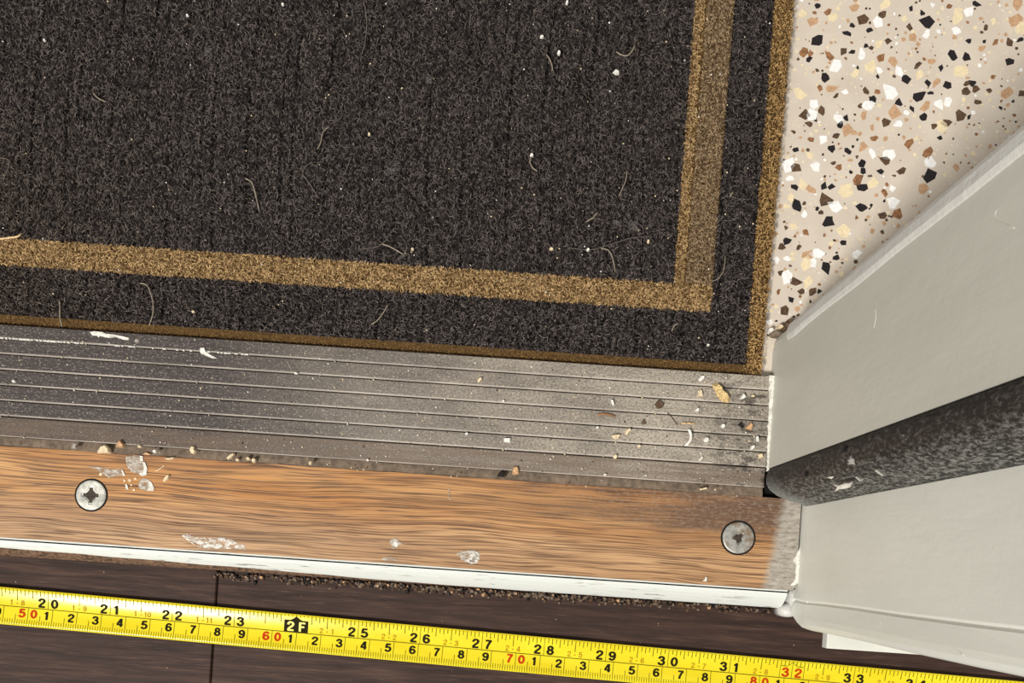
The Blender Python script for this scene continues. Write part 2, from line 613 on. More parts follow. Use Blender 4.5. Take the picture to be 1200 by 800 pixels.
# chips one can single out in the photograph: x, y, radius (pixels), kind
known = [(958, 7, 4, 0), (1001, 10, 6, 3), (1038, 5, 7, 4), (941, 15, 6, 4), (952, 25, 6, 3), (970, 15, 5, 2), (976, 20, 7, 4), (1010, 24, 7, 1),
         (1030, 27, 7, 5), (958, 47, 7, 0), (992, 39, 7, 0), (1019, 35, 4, 0), (1034, 17, 5, 1), (1067, 10, 4, 0), (1081, 16, 4, 0), (1087, 26, 8, 0),
         (1086, 41, 6, 5), (1065, 32, 5, 1), (1070, 45, 5, 3), (1122, 13, 7, 4), (1135, 14, 6, 5), (1122, 22, 7, 4), (1144, 4, 6, 0), (1121, 36, 5, 5),
         (1190, 25, 9, 3), (1196, 32, 8, 4), (1165, 25, 5, 4), (1155, 32, 4, 1), (1192, 3, 8, 3), (1136, 48, 4, 0), (1183, 50, 5, 1), (1196, 47, 5, 0),
         (942, 62, 6, 2), (948, 69, 4, 0), (972, 66, 6, 2), (988, 59, 6, 1), (1009, 64, 8, 5), (1029, 52, 6, 4), (1040, 49, 5, 1), (1047, 72, 6, 3),
         (1032, 68, 5, 2), (1020, 80, 9, 4), (980, 78, 8, 5), (1030, 83, 5, 5), (967, 91, 6, 0), (1002, 87, 6, 4), (1054, 84, 6, 5), (1075, 77, 7, 1),
         (1063, 93, 6, 0), (1078, 87, 6, 4), (1088, 97, 5, 0), (1092, 72, 6, 3), (1102, 79, 5, 0), (1117, 65, 7, 0), (1133, 68, 6, 0), (1150, 56, 5, 3),
         (1183, 72, 5, 0), (1125, 84, 9, 4), (1098, 97, 7, 3), (1133, 98, 6, 1), (1140, 98, 5, 0), (1180, 108, 8, 3), (1196, 110, 5, 1), (1144, 105, 5, 1),
         (1042, 109, 11, 5), (1015, 107, 6, 1), (1023, 119, 6, 0), (1018, 123, 7, 5), (974, 103, 8, 3), (980, 112, 5, 1), (991, 107, 5, 5), (1076, 112, 9, 0),
         (1090, 109, 5, 0), (1085, 124, 9, 3), (1069, 127, 5, 0), (1100, 121, 7, 5), (1111, 120, 6, 5), (1145, 120, 5, 1), (1132, 107, 6, 1), (1053, 121, 5, 0),
         (944, 133, 8, 1), (953, 121, 6, 5), (963, 130, 5, 1), (951, 133, 7, 5), (937, 110, 8, 4), (948, 146, 5, 1), (984, 139, 7, 5), (991, 139, 4, 0),
         (1012, 136, 7, 3), (1050, 133, 10, 3), (1037, 144, 6, 1), (1053, 146, 6, 5), (1082, 137, 6, 0), (1094, 148, 5, 1), (1109, 144, 6, 1), (1124, 136, 7, 1),
         (1104, 148, 8, 4), (1135, 137, 4, 0), (984, 146, 5, 0), (993, 152, 7, 3), (1000, 156, 6, 3), (1022, 150, 5, 3), (964, 162, 7, 5), (980, 159, 4, 1),
         (1025, 162, 6, 2), (1012, 171, 7, 3), (1102, 161, 4, 0), (1065, 168, 6, 2), (933, 175, 4, 0), (974, 175, 5, 0), (994, 177, 5, 0), (1087, 179, 7, 2),
         (950, 182, 6, 4), (1022, 179, 8, 5), (1041, 182, 8, 5), (1037, 189, 7, 1), (1090, 190, 9, 5), (1010, 191, 5, 0), (977, 191, 4, 1), (924, 194, 8, 5),
         (933, 196, 6, 1), (955, 194, 7, 5), (1057, 200, 7, 1), (1090, 206, 8, 0), (1032, 201, 4, 0), (1011, 200, 4, 0), (1005, 210, 7, 2), (1023, 215, 7, 4),
         (925, 209, 6, 5), (932, 219, 5, 0), (966, 219, 6, 0), (974, 218, 5, 0), (1010, 220, 7, 0), (942, 217, 8, 4), (1047, 221, 5, 5), (1037, 226, 5, 2),
         (1082, 221, 8, 3), (949, 222, 7, 3), (993, 222, 9, 4), (934, 241, 7, 0), (927, 232, 5, 4), (968, 236, 9, 1), (979, 242, 8, 5), (1010, 243, 6, 0),
         (1048, 238, 8, 5), (1053, 250, 7, 2), (1034, 253, 5, 1), (971, 258, 6, 0), (942, 251, 5, 5), (921, 283, 6, 0), (929, 266, 6, 4), (970, 262, 9, 0),
         (987, 270, 8, 4), (947, 299, 7, 3), (957, 297, 8, 5), (968, 313, 7, 0), (953, 309, 6, 5), (923, 325, 8, 5), (932, 329, 8, 1), (1004, 297, 6, 5),
         (989, 284, 4, 0), (936, 289, 4, 1), (944, 272, 4, 2), (945, 308, 8, 4), (914, 320, 4, 1), (952, 342, 5, 1), (928, 351, 5, 0), (939, 342, 4, 1),
         (901, 378, 5, 5), (920, 365, 6, 1), (947, 330, 7, 4), (980, 302, 4, 0), (909, 304, 5, 5), (915, 289, 5, 1), (922, 303, 4, 5), (962, 249, 4, 1)]
chips = []
for x, y, r, c in known:
    p = P(x, y, H_TER)
    chips.append((p[0], p[1], r * K(H_TER) * 1.22, c))


def free(x, y, r, lst):
    for a in lst:
        if abs(a[0] - x) < 0.012 and (a[0] - x) ** 2 + (a[1] - y) ** 2 < (0.7 * (a[2] + r)) ** 2: return False
    return True


wts = [0.08, 0.11, 0.15, 0.19, 0.23, 0.09, 0.15]
for k in range(2100):      # the smaller chips between them, in view
    x, y = random.uniform(880, 1260), random.uniform(-70, 420)
    r = min(7.0, random.lognormvariate(0.85, 0.45)) * K(H_TER)
    p = P(x, y, H_TER)
    if free(p[0], p[1], r, chips):
        chips.append((p[0], p[1], r, random.choices(range(7), wts)[0]))
chips.sort(key=lambda a: -a[2])
for x, y, r, c in chips[:300]:
    s = random.randrange(len(shapes))
    o = link('stone_chip', chip_mesh(s, CH[c]), None, floor)
    o.location = (x, y, H_TER + 0.00008)
    o.rotation_euler = (0, 0, random.uniform(0, 6.28))
    o.scale = (r, r * random.uniform(0.7, 1.05), 0.002)
small = chips[300:]
for k in range(2600):      # chips beyond the photograph's frame
    x, y = random.uniform(X_L, X_R), random.uniform(Y_AL1, 0.95)
    if -0.46 < x < 0.0 and y < 0.3: continue
    r = min(8.0, random.lognormvariate(1.2, 0.45)) * K(H_TER)
    q = (x, y)
    if not (0.08 < x < 0.235 and y < 0.235):
        small.append((x, y, r, random.choices(range(7), wts)[0]))
sv, sf, smi = [], [], []
for x, y, r, c in small:
    sh = random.choice(shapes)
    a = random.uniform(0, 6.28)
    o = len(sv)
    n = len(sh)
    for px_, py_ in sh:
        sv.append((x + r * (px_ * math.cos(a) - py_ * math.sin(a)), y + r * (px_ * math.sin(a) + py_ * math.cos(a)), H_TER + 0.00006))
    sf.append(tuple(range(o, o + n)))
    smi.append(c)
me = bpy.data.meshes.new('fine_chips')
me.from_pydata(sv, [], sf)
for c in CH: me.materials.append(M[c])
me.polygons.foreach_set('material_index', smi)
o = link('fine_chips', me, None, floor)
o['kind'] = 'stuff'

# ---- plank floor on the near side
YP0 = V600(676, 0.0)
pf = root('floor', (0, YP0, 0), 'dark brown wood plank floor under the tape measure', 'floor', kind='structure')
sv_, sf_ = boxgeo(X_L, X_R, -0.75, YP0, -0.03, -0.009)
mesh('subfloor', sv_, sf_, M['dark'], pf)
XS = P(252, 720, 0)[0]
rows = [(YP0, YP0 - 0.118), (YP0 - 0.1186, YP0 - 0.30), (YP0 - 0.3006, YP0 - 0.48), (YP0 - 0.4806, -0.75)]
cuts = [[X_L, XS, X_R], [X_L, 0.21, X_R], [X_L, -0.2, X_R], [X_L, 0.4, X_R]]
for (y1, y0), cs in zip(rows, cuts):
    for a, b in zip(cs, cs[1:]):
        v, f = boxgeo(a + 0.00025, b - 0.00025, y0, y1, -0.009, 0.0, 0.0005)
        mesh('plank', v, f, M['plank'], pf)

# ---- door jamb (painted) with its stop, corner bead and plinth
jamb = root('trim_1', (XR, 0.03, 0), 'grey-white painted door jamb with stop, rising at the right end of the threshold', 'door jamb', kind='structure')
HJ = 2.1


def pr(pts, h, flare=0.0):
    return [(u * KB, v * KB, h) for u, v in pts]


# stop: the thick upper half that the plate butts against
stop = [(296.8, 131.5), (470, 131.5), (470, 287), (300, 287), (297.6, 280), (296.8, 270)]
v, f = loft([pr(stop, h) for h in (0.003, 0.1, 0.3, 0.8, HJ)])
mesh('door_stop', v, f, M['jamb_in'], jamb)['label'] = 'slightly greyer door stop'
# rebate face with a pressed line and a rounded outer corner
face = [(342, 131), (342, -18.5), (344.2, -21), (342.6, -23.5), (342.4, -40), (343.2, -46), (346.5, -51), (353, -53), (470, -53), (470, 131)]
rings = []
for i, h in enumerate([0.012, 0.016, 0.022, 0.03, 0.05, 0.08, 0.12, 0.16, 0.2, 0.24, 0.4, HJ]):
    q = []
    for u, w in face:
        if w < -45: w += min(0, -4) * 0 + (9 if i == 0 else 4 if i == 1 else 0)   # ragged lower end
        q.append((u + 0.6 * math.sin(i * 2.1 + w * 0.05), w + 0.5 * math.sin(i * 1.7)))
    rings.append(pr(q, h))
v, f = loft(rings)
mesh('jamb_face', v, f, M['jamb'], jamb)
# rounded bead of thick paint along the back corner, broken off near the floor
rings = []
for i, h in enumerate([0.037, 0.038, 0.045, 0.06, 0.08, 0.11, 0.14, 0.18, 0.22, 0.3, HJ]):
    j = 0.9 * math.sin(i * 2.3) + 0.5 * math.sin(i * 5.1)
    s = 0.5 if i == 0 else 1.0
    b = [(298.5, 269.5 + j), (295.6, 271.5 + j), (294.8 - s, 275 + 0.5 * j), (295.0 - s, 283), (296.6, 288.5), (300.5, 291 + 0.4 * j), (308, 291), (308, 269.5)]
    rings.append(pr(b, h))
v, f = loft(rings)
mesh('corner_bead', v, f, M['bead'], jamb)['label'] = 'lumpy glossy painted bead along the back corner of the jamb'
# casing foot under the outer corner
xa, ya, _ = P(967, 759, 0.004)
v, f = boxgeo(xa, xa + 0.09, ya, ya + 0.016, 0.0, 0.0060, 0.0006)
mesh('plinth', v, f, M['jamb'], jamb)
v, f = boxgeo(XR + 0.006, XR + 0.043, -48 * KB, 120 * KB, -0.008, 0.0125)
mesh('core', v, f, M['brown'], jamb)
v, f = boxgeo(XJ - 0.0012, XR + 0.006, -8 * KB, 131 * KB, -0.008, 0.0150)
mesh('core', v, f, M['dark'], jamb)
# caulk between nosing and jamb
x, y, _ = P(919, 716, 0.008)
pts = [(-0.0028, 0.0010), (0.0005, 0.0040), (0.0042, 0.0030), (0.0046, -0.0012), (0.0016, -0.0024), (-0.0018, -0.0016)]
v, f = mound([(x + a, y + b) for a, b in pts], 0.0005, 0.0115)
mesh('caulk', v, f, M['bead'], jamb, smooth=True)
x, y, _ = P(929, 701, 0.010)
pts = [(-0.0030, 0.0040), (0.0040, 0.0048), (0.0048, -0.0034), (0.0012, -0.0052), (-0.0024, -0.0012)]
v, f = mound([(x + a, y + b) for a, b in pts], 0.0005, 0.0138)
mesh('caulk', v, f, M['bead'], jamb, smooth=True)
# wall that the jamb is let into
v, f = boxgeo(470 * KB, X_R, -50 * KB, 284 * KB, 0.001, 2.4)
w = mesh('wall_right', v, f, M['jamb'])
tag(w, 'plain grey-white wall behind the door jamb', 'wall', kind='structure')

# ---- rubber seal in the corner of the stop
seal = root('door_seal', (XJ + 0.006, 112 * KB, H_AL), 'black scuffed rubber door seal running up the grey-white jamb', 'door seal')
sp = [(299.0, 131.3), (294.6, 128), (292.6, 121), (293.4, 113), (298, 105.5), (307, 99.5), (320, 95), (333, 92), (341.9, 89.5), (341.9, 131.3)]
cx, cy = 322, 118
rings = []
for h, s in [(0.0202, 0.80), (0.0206, 0.90), (0.0216, 0.935), (0.0218, 0.965), (0.0232, 1.0), (0.03, 1.0), (0.05, 1.0), (0.08, 1.0), (0.12, 1.0), (0.18, 1.0), (0.24, 1.0), (HJ, 1.0)]:
    rings.append(pr([(min(341.9, cx + (a - cx) * s), min(131.3, cy + (b - cy) * s)) for a, b in sp], h))
v, f = loft(rings)
o = mesh('bulb', v, f, M['rubber'], seal, smooth=False)
for p in o.data.polygons:
    p.use_smooth = p.normal.y < 0.9 and abs(p.normal.z) < 0.8
# nail holes along it and white paint nicks


def on_seal(px, py, u):
    """point of the seal surface seen at (px, py): on the vertical plane u = const"""
    dx, dy = px - N0[0], py - N0[1]
    uu = dx * CA + dy * SA
    k = u * KB / uu
    return ((dx * CA + dy * SA) * k, (dx * SA - dy * CA) * k, HC - k * FPX)


for px, py in ((946, 555), (992, 526)):
    x, y, h = on_seal(px, py, 296.0)
    # find the surface on the profile at this y
    yv = y / KB
    uu = np.interp(yv, [95, 99.5, 105.5, 113, 121, 128, 131.3], [320, 307, 298, 293.4, 292.6, 294.6, 299])
    x, y, h = on_seal(px, py, uu)
    v, f = prism([(0.0009 * math.cos(t), 0.0016 * math.sin(t)) for t in np.linspace(0, 2 * math.pi, 9)[:-1]], 0, 0.0005, 0.8)
    v = [(x - b_[2] - 0.0001, y + b_[0], h + b_[1]) for b_ in v]
    mesh('nail_hole', v, f, M['dark'], seal)
for pts in ([(975, 567), (983, 569), (990, 566), (996, 566), (993, 572), (983, 573), (978, 576), (981, 571)], [(969, 559), (976, 558), (974, 561)],
            [(1004, 558), (1009, 562), (1007, 564), (1002, 559)], [(1027, 550), (1036, 557), (1034, 558), (1025, 552)]):
    out = []
    for a, b in pts:
        yv = (on_seal(a, b, 300)[1]) / KB
        uu = np.interp(yv, [89.5, 92, 95, 99.5, 105.5, 113, 121, 128], [342, 333, 320, 307, 298, 293.4, 292.6, 294.6])
        yv = (on_seal(a, b, uu)[1]) / KB
        uu = np.interp(yv, [89.5, 92, 95, 99.5, 105.5, 113, 121, 128], [342, 333, 320, 307, 298, 293.4, 292.6, 294.6])
        out.append(on_seal(a, b, uu - 1.0))
    n = len(out)
    back = [(p[0] + 0.0008, p[1] + 0.0004, p[2]) for p in out]
    mesh('paint_nick', out + back, [tuple(range(n)), tuple(range(n, 2 * n))[::-1]] + [(i, (i + 1) % n, n + (i + 1) % n, n + i) for i in range(n)], M['splash'], seal)

# drips in the paint of the stop and of the rebate face
for pts, u, rr_ in (([(1170, 245), (1168, 255), (1176, 262), (1193, 268)], 296.9, 0.00055), ([(1026, 358), (1028, 371), (1025, 386)], 296.9, 0.00055),
                    ([(963, 438), (966, 452)], 296.9, 0.00045), ([(985, 372), (984, 392), (986, 410)], 296.9, 0.00042), ([(1034, 727), (1032, 736), (1034, 741)], 342.2, 0.00045),
                    ([(1118, 756), (1124, 762), (1131, 768)], 342.6, 0.00042), ([(944, 697), (946, 706)], 342.2, 0.00045)):
    q = [on_seal(a, b, u + 1.0) for a, b in smooth_path(pts, 4)]
    v, f = tubegeo(q, rr_, 6)
    mesh('paint_drip', v, f, M['jamb_in'] if u < 300 else M['jamb'], jamb, smooth=True)

# ================================================================== aluminium plate
plate = root('threshold_plate', (0, V600(485, H_AL), 0), 'grey ribbed aluminium threshold plate, dusty, between the mat and the oak board', 'threshold')
XE = P(900.5, 500, H_AL)[0]
y_lip = V600(551, H_AL)
v, f = boxgeo(X_L, XE, y_lip, Y_AL1, 0.0, H_AL - 0.0011)
mesh('plate_base', v, f, M['groove'], plate)
gr = [420.3, 437, 455, 473.3, 491.5, 509.6, 527.6]
for a, b in zip(gr, gr[1:]):
    y1 = V600(a, H_AL) - (0.00022 if a > 421 else 0)
    y0 = V600(b, H_AL) + 0.00022
    v, f = ribgeo(X_L, XE, y0, y1, H_AL - 0.0014, H_AL, 0.00050, 0.0002)
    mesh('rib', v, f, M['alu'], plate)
v, f = boxgeo(X_L, XE, y_lip, V600(527.6, H_AL) - 0.00022, H_AL - 0.0014, H_AL - 0.0003, 0.0003)
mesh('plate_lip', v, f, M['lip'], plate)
# packed dirt in the joint to the oak
y_o1 = V600(562.5, H_OAK)
nv = 120
dv, df = [], []
for i in range(nv + 1):
    x = X_L + (XE - X_L) * i / nv
    z = H_OAK - 0.0006 + random.uniform(-0.0003, 0.0003)
    dv += [(x, y_lip, z - 0.0004), (x, (y_lip + y_o1) / 2, z), (x, y_o1, z + 0.0003), (x, y_o1, 0.004), (x, y_lip, 0.004)]
for i in range(nv):
    for j in range(5):
        j2 = (j + 1) % 5
        df.append((i * 5 + j, i * 5 + j2, (i + 1) * 5 + j2, (i + 1) * 5 + j))
mesh('joint_dirt', dv, df, M['dirt'], plate)
# ragged white paint where the jamb was cut in against the plate
ev, n = [], 44
for i in range(n + 1):
    t = i / n
    px, py = 903.0 + (899.3 - 903.0) * t, 440 + 112 * t
    x, y, _ = P(px, py, H_AL)
    ev.append((x - random.uniform(0.0001, 0.0007), y))
right = [(XJ + 0.0004, b) for a, b in reversed(ev)]
v, f = prism(ev + right, H_AL - 0.0005, H_AL + 0.0005, 1.0)
mesh('paint_edge', v, f, M['splash'], plate)['label'] = 'ragged white paint line along the right end'


def blob(px, py, r, n=9, sx=1.0, sy=1.0, rag=0.35):
    """ragged outline in pixels"""
    return [(px + r * sx * math.cos(2 * math.pi * i / n) * random.uniform(1 - rag, 1 + rag), py + r * sy * math.sin(2 * math.pi * i / n) * random.uniform(1 - rag, 1 + rag)) for i in range(n)]


def flat(name, outline, h, th, m, parent, inset=0.9, label=None):
    o_ = [P(a, b, h)[:2] for a, b in outline]
    v, f = prism(o_, h - 0.0001, h + th, inset)
    o = mesh(name, v, f, m, parent)
    if label: o['label'] = label
    return o


flat('paint_splash', [(105, 389), (110, 388), (120, 389), (124, 391), (134, 392), (144, 394), (152, 396), (151, 399), (145, 398), (136, 395), (128, 396), (119, 394), (108, 393)], H_AL, 0.0004, M['splash'], plate, 0.96, 'long white paint drip at the far edge')
flat('paint_splash', [(234, 408), (239, 407), (241, 412), (247, 416), (255, 420), (249, 420), (240, 416), (235, 414)], H_AL, 0.0004, M['splash'], plate, 0.95)
flat('paint_splash', blob(161, 399.5, 3.0, 9), H_AL, 0.0002, M['smear'], plate)
# white paint caught along the first groove
pv = []
for a in range(-30, 300, 4):
    if random.random() < (0.85 if a < 80 else 0.5 if a < 160 else 0.45):
        y = 396 + 0.0674 * a
        w = random.uniform(2, 5)
        hgt = random.uniform(0.6, 1.2)
        o_ = [P(a + q, y + s, H_AL)[:2] for q, s in ((0, -hgt * 0.5), (w, -hgt), (w * 1.1, hgt), (0.3, hgt * 0.8))]
        pv.append(prism(o_, H_AL - 0.0006, H_AL + 0.0002, 0.9))
v, f = merge(pv)
o = mesh('paint_residue', v, f, M['splash'], plate)
o['kind'] = 'stuff'

# ================================================================== oak board
y_o0 = V600(669.6, H_OAK)
oak = root('threshold_board', (0, (y_o0 + y_o1) / 2, 0), 'worn oak threshold board with two screws and a white painted front edge', 'threshold board')
XO = P(941, 600, H_OAK)[0] - 0.0009
# top board with a rounded far right corner
out = [(X_L, y_o0), (XO - 0.002, y_o0)]
for t in np.linspace(-math.pi / 2, 0, 6):
    out.append((XO - 0.0025 + 0.0025 * math.cos(t), y_o0 + 0.0025 + 0.0025 * math.sin(t)))
out += [(XO, y_o1), (X_L, y_o1)]
v, f = prism(out, 0.0, H_OAK, 1.0)
mesh('oak_board', v, f, M['oak'], oak)
# painted front edge: pale lip, dark line, sloping nosing
XN = P(919, 700, 0.012)[0]
ys = [V600(669.6, H_OAK), V600(671.4, H_OAK), V600(671.8, 0.0174), V600(673.6, 0.0168)]
v, f = boxgeo(X_L, XO - 0.003, ys[1], ys[0], 0.010, H_OAK + 0.0001, 0.0001)
mesh('painted_lip', v, f, M['chipped'], oak)
nose_y = [(673.1, 0.0160), (676.2, 0.0153), (681, 0.0134), (686, 0.0106), (689.5, 0.0082), (691.0, 0.0068)]
nx = 60


def nose(name, lo, hi, m, label=None, dz=0.0):
    """strip of the nosing between two fractions across it; lo and hi are functions of x (0..1)"""
    yy = np.array([V600(a, h) for a, h in nose_y])
    hh = np.array([h for a, h in nose_y])
    tt = np.linspace(0, 1, len(yy))
    v, f = [], []
    for i in range(nx + 1):
        s = i / nx
        x = X_L + (XN - X_L) * s
        a, b = lo(x), hi(x)
        for k in range(7):
            t = a + (b - a) * k / 6
            v.append((x, np.interp(t, tt, yy), np.interp(t, tt, hh) + dz))
        v.append((x, np.interp(b, tt, yy) + 0.0012, np.interp(b, tt, hh) - 0.0012 + dz))
        v.append((x, yy[0] + 0.0001, np.interp(b, tt, hh) - 0.0012))
        v.append((x, yy[0] + 0.0001, 0.0150))
    for i in range(nx):
        for k in range(10):
            k2 = (k + 1) % 10
            f.append((i * 10 + k, i * 10 + k2, (i + 1) * 10 + k2, (i + 1) * 10 + k))
    f += [tuple(range(10)), tuple(range(nx * 10, nx * 10 + 10))[::-1]]
    o = mesh(name, v, f, m, oak, smooth=False)
    if label: o['label'] = label
    return o


def paint_to(x):
    px = x / K(0.012) + N0[0]
    return float(np.interp(px, [-400, 0, 300, 520, 620, 1000], [0.36, 0.42, 0.62, 0.88, 1.0, 1.0])) + 0.015 * math.sin(px * 0.11)


nose('nosing', lambda x: 0.0, lambda x: 1.0, M['brown'], 'bare brown lower edge of the nosing')
nose('painted_nosing', lambda x: 0.0, paint_to, M['chipped'], 'chipped white painted nosing', 0.00035)
v, f = boxgeo(X_L, XN + 0.004, V600(681, 0.012), y_o0 + 0.01, 0.0, 0.0085)
mesh('edge_block', v, f, M['dark'], oak)

# grey paint at the right end, by the jamb
flat('paint_smear', [(938, 640), (937, 668), (935, 683), (931, 686), (926, 686), (932, 678), (933, 662), (929, 657), (934, 648)], H_OAK + 0.00012, 0.0001, M['splash'], oak, 1.0)
# paint splashes on the oak
flat('paint_splash', [(147, 535), (156, 533), (165, 533), (168, 539), (172, 545), (172, 553), (167, 557), (160, 555), (153, 552), (148, 545)], H_OAK, 0.00025, M['smear'], oak, 0.95, 'squarish grey-white paint patch near the left screw')
flat('paint_splash', [(167, 541), (170, 541), (173, 549), (172, 556), (166, 558), (163, 555), (168, 553), (169, 547)], H_OAK + 0.0002, 0.0003, M['splash'], oak, 0.95)
flat('paint_splash', [(164, 534), (168, 534), (168, 540), (165, 540)], H_OAK, 0.0005, M['splash'], oak)
flat('paint_splash', [(100, 545), (108, 547), (116, 547), (126, 549), (135, 550), (143, 549), (146, 556), (140, 557), (133, 558), (128, 560), (121, 555), (112, 550)], H_OAK, 0.0002, M['smear'], oak, 0.95)
flat('paint_splash', [(142, 549), (144, 550), (147, 557), (145, 558)], H_OAK, 0.0004, M['splash'], oak)
flat('paint_splash', [(163, 562), (169, 560), (175, 562), (179, 568), (181, 574), (172, 575), (163, 573), (162, 567)], H_OAK, 0.0002, M['smear'], oak, 0.95)
flat('paint_splash', [(174, 563), (177, 564), (181, 571), (180, 575), (172, 575), (176, 571)], H_OAK + 0.0001, 0.0003, M['splash'], oak, 0.95)
flat('paint_splash', [(147, 567), (149, 567), (151, 573), (148, 574)], H_OAK, 0.0004, M['splash'], oak)
for x, y, r in ((146, 563, 1.6), (152, 563, 2.0), (159, 561, 1.7), (157, 574, 1.6), (118, 556, 2.2), (154, 568, 1.5)):
    flat('paint_splash', blob(x, y, r, 6), H_OAK, 0.0003, M['cream'], oak)
flat('paint_splash', [(212, 627), (218, 625), (228, 629), (245, 630), (262, 629), (274, 633), (286, 638), (290, 644), (278, 643), (262, 643), (246, 643), (232, 641), (222, 635)], H_OAK, 0.0002, M['smear_white'], oak, 0.95, 'long white paint smear on the front edge')
flat('paint_splash', blob(463, 637, 6.5, 14, 1.1, 1.0, 0.4), H_OAK, 0.0002, M['smear'], oak)
flat('paint_splash', blob(463, 637, 3.4, 10, 1.2, 0.9, 0.4), H_OAK + 0.0001, 0.0002, M['splash'], oak)
flat('paint_splash', [(446, 654), (456, 652), (466, 654), (467, 657), (450, 657)], H_OAK, 0.0002, M['smear'], oak)
flat('paint_splash', blob(549, 652, 11, 18, 1.25, 0.75, 0.35), H_OAK, 0.0002, M['smear'], oak)
flat('paint_splash', [(547, 645), (560, 645), (562, 652), (560, 659), (550, 661), (545, 655), (551, 652)], H_OAK + 0.0001, 0.0002, M['smear_white'], oak)
flat('paint_splash', [(822, 681), (825, 679), (827, 675), (828.5, 676), (828, 681)], H_OAK, 0.0006, M['splash'], oak)
flat('paint_splash', [(525, 572), (527, 572), (528, 585), (526.5, 585)], H_OAK, 0.0002, M['smear'], oak)


def screw(px, py, rpx, m, rot, cross, label):
    cx, cy, _ = P(px, py, H_OAK)
    k = K(H_OAK)
    s = root('screw', (cx, cy, H_OAK), None, None)
    s.parent = oak
    s.location = (cx - oak.location[0], cy - oak.location[1], H_OAK)
    s['label'] = label
    n = 64
    rg = [(rpx + 1.8) * k] * n
    v = [(cx + r * math.cos(2 * math.pi * i / n), cy + r * math.sin(2 * math.pi * i / n), H_OAK + 0.00012) for i, r in enumerate(rg)]
    v += [(x, y, H_OAK - 0.003) for x, y, z in v]
    f = [tuple(range(n)), tuple(range(n, 2 * n))[::-1]] + [(i, (i + 1) % n, n + (i + 1) % n, n + i) for i in range(n)]
    mesh('countersink', v, f, M['dark'], s)

    def rr(t):
        t -= rot
        if cross:
            best = 10.2 / (abs(math.cos(t)) + abs(math.sin(t)))
            for q in range(4):
                d = t - q * math.pi / 2
                c, sn = math.cos(d), abs(math.sin(d))
                if c > 0:
                    best = max(best, min(11.3 / c if c > 1e-3 else 0, 2.5 / sn if sn > 1e-3 else 99))
            return best
        return 6.4 + 1.3 * math.sin(3 * t + 0.6) + 0.9 * math.sin(5 * t)
    rings = []
    for fr, z in ((1.0, -0.0002), (0.985, 0.0003), (0.90, 0.00058)):
        rings.append([(cx + rpx * fr * k * math.cos(2 * math.pi * i / n), cy + rpx * fr * k * math.sin(2 * math.pi * i / n), H_OAK + z) for i in range(n)])
    for sc_, z in ((1.03, 0.00060), (1.0, 0.00045), (0.8, 0.0003)):
        rings.append([(cx + rr(2 * math.pi * i / n) * sc_ * k * math.cos(2 * math.pi * i / n), cy + rr(2 * math.pi * i / n) * sc_ * k * math.sin(2 * math.pi * i / n), H_OAK + z) for i in range(n)])
    v, f = loft(rings, cap=False)
    mesh('screw_head', v, f, m, s)
    rings = [[(cx + rr(2 * math.pi * i / n) * sc_ * k * math.cos(2 * math.pi * i / n), cy + rr(2 * math.pi * i / n) * sc_ * k * math.sin(2 * math.pi * i / n), H_OAK + z) for i in range(n)]
             for sc_, z in ((0.99, 0.00046), (0.86, 0.00028), (0.4, 0.00022))]
    v, f = loft(rings, cap=False)
    f.append(tuple(range(2 * n, 3 * n)))
    mesh('recess', v, f, M['recess'], s)


screw(107, 580, 17.6, M['screw_pale'], 0.03, True, 'pale screw with an open cross recess')
screw(865, 630, 18.6, M['screw_grey'], 0.5, False, 'corroded grey screw with a worn recess')

# ================================================================== door mat
mat_o = root('door_mat', P(480, 180, H_TER), 'dark charcoal ribbed door mat with gold brown border stripes', 'door mat')


def xl(p0, p1):
    """x on the line through two pixel points, as a function of y"""
    return lambda y: p0[0] + (p1[0] - p0[0]) * (y - p0[1]) / (p1[1] - p0[1])


LX, TY = -1150, -950               # how far the mat runs on, in pixels
b_field = lambda x: 277.3 + 0.0677 * x
b_stripe = lambda x: 310.0 + 0.0664 * x
b_band = lambda x: 367.0 + 0.0679 * x
b_edge = lambda x: 379.3 + 0.0674 * x
r_field = xl((790, 331), (815, 0))
r_stripe = xl((833.5, 365), (862, 0))
r_band = xl((874, 426), (908, 0))
r_edge = xl((894, 438.5), (933, 0))


def cornerpt(bf, rf):
    y = 350.0
    for _ in range(20): y = bf(rf(y))
    return rf(y), y


def ell(bo, ro, bi, ri):
    co, ci = cornerpt(bo, ro), cornerpt(bi, ri)
    return [(LX, bi(LX)), ci, (ri(TY), TY), (ro(TY), TY), co, (LX, bo(LX))]


def slab(name, outl, h, m, drop=None, label=None):
    o_ = [P(a, b, H_MAT) for a, b in outl]
    n = len(o_)
    v = [(p[0], p[1], h - (drop or {}).get(i, 0)) for i, p in enumerate(o_)] + [(p[0], p[1], H_TER + 0.0001) for p in o_]
    if n == 6: f = [(0, 1, 4, 5), (1, 2, 3, 4)]
    else: f = [tuple(range(n))]
    f += [(i, (i + 1) % n, n + (i + 1) % n, n + i) for i in range(n)]
    o = mesh(name, v, f, m, mat_o)
    if label: o['label'] = label
    return o


ci = cornerpt(b_field, r_field)
HB = H_MAT - 0.0012
field = slab('center_field', [(LX, b_field(LX)), ci, (r_field(TY), TY), (LX, TY)], HB, M['base_dark'])
stripe = slab('border_stripe', ell(b_stripe, r_stripe, b_field, r_field), HB - 0.0001, M['base_gold'], label='gold brown stripe')
band = slab('border_band', ell(b_band, r_band, b_stripe, r_stripe), HB, M['base_dark'])
edge = slab('edge_strip', ell(b_edge, r_edge, b_band, r_band), HB - 0.0003, M['base_gold'], {3: 0.0022, 4: 0.0032, 5: 0.0034}, 'gold brown outer edge')


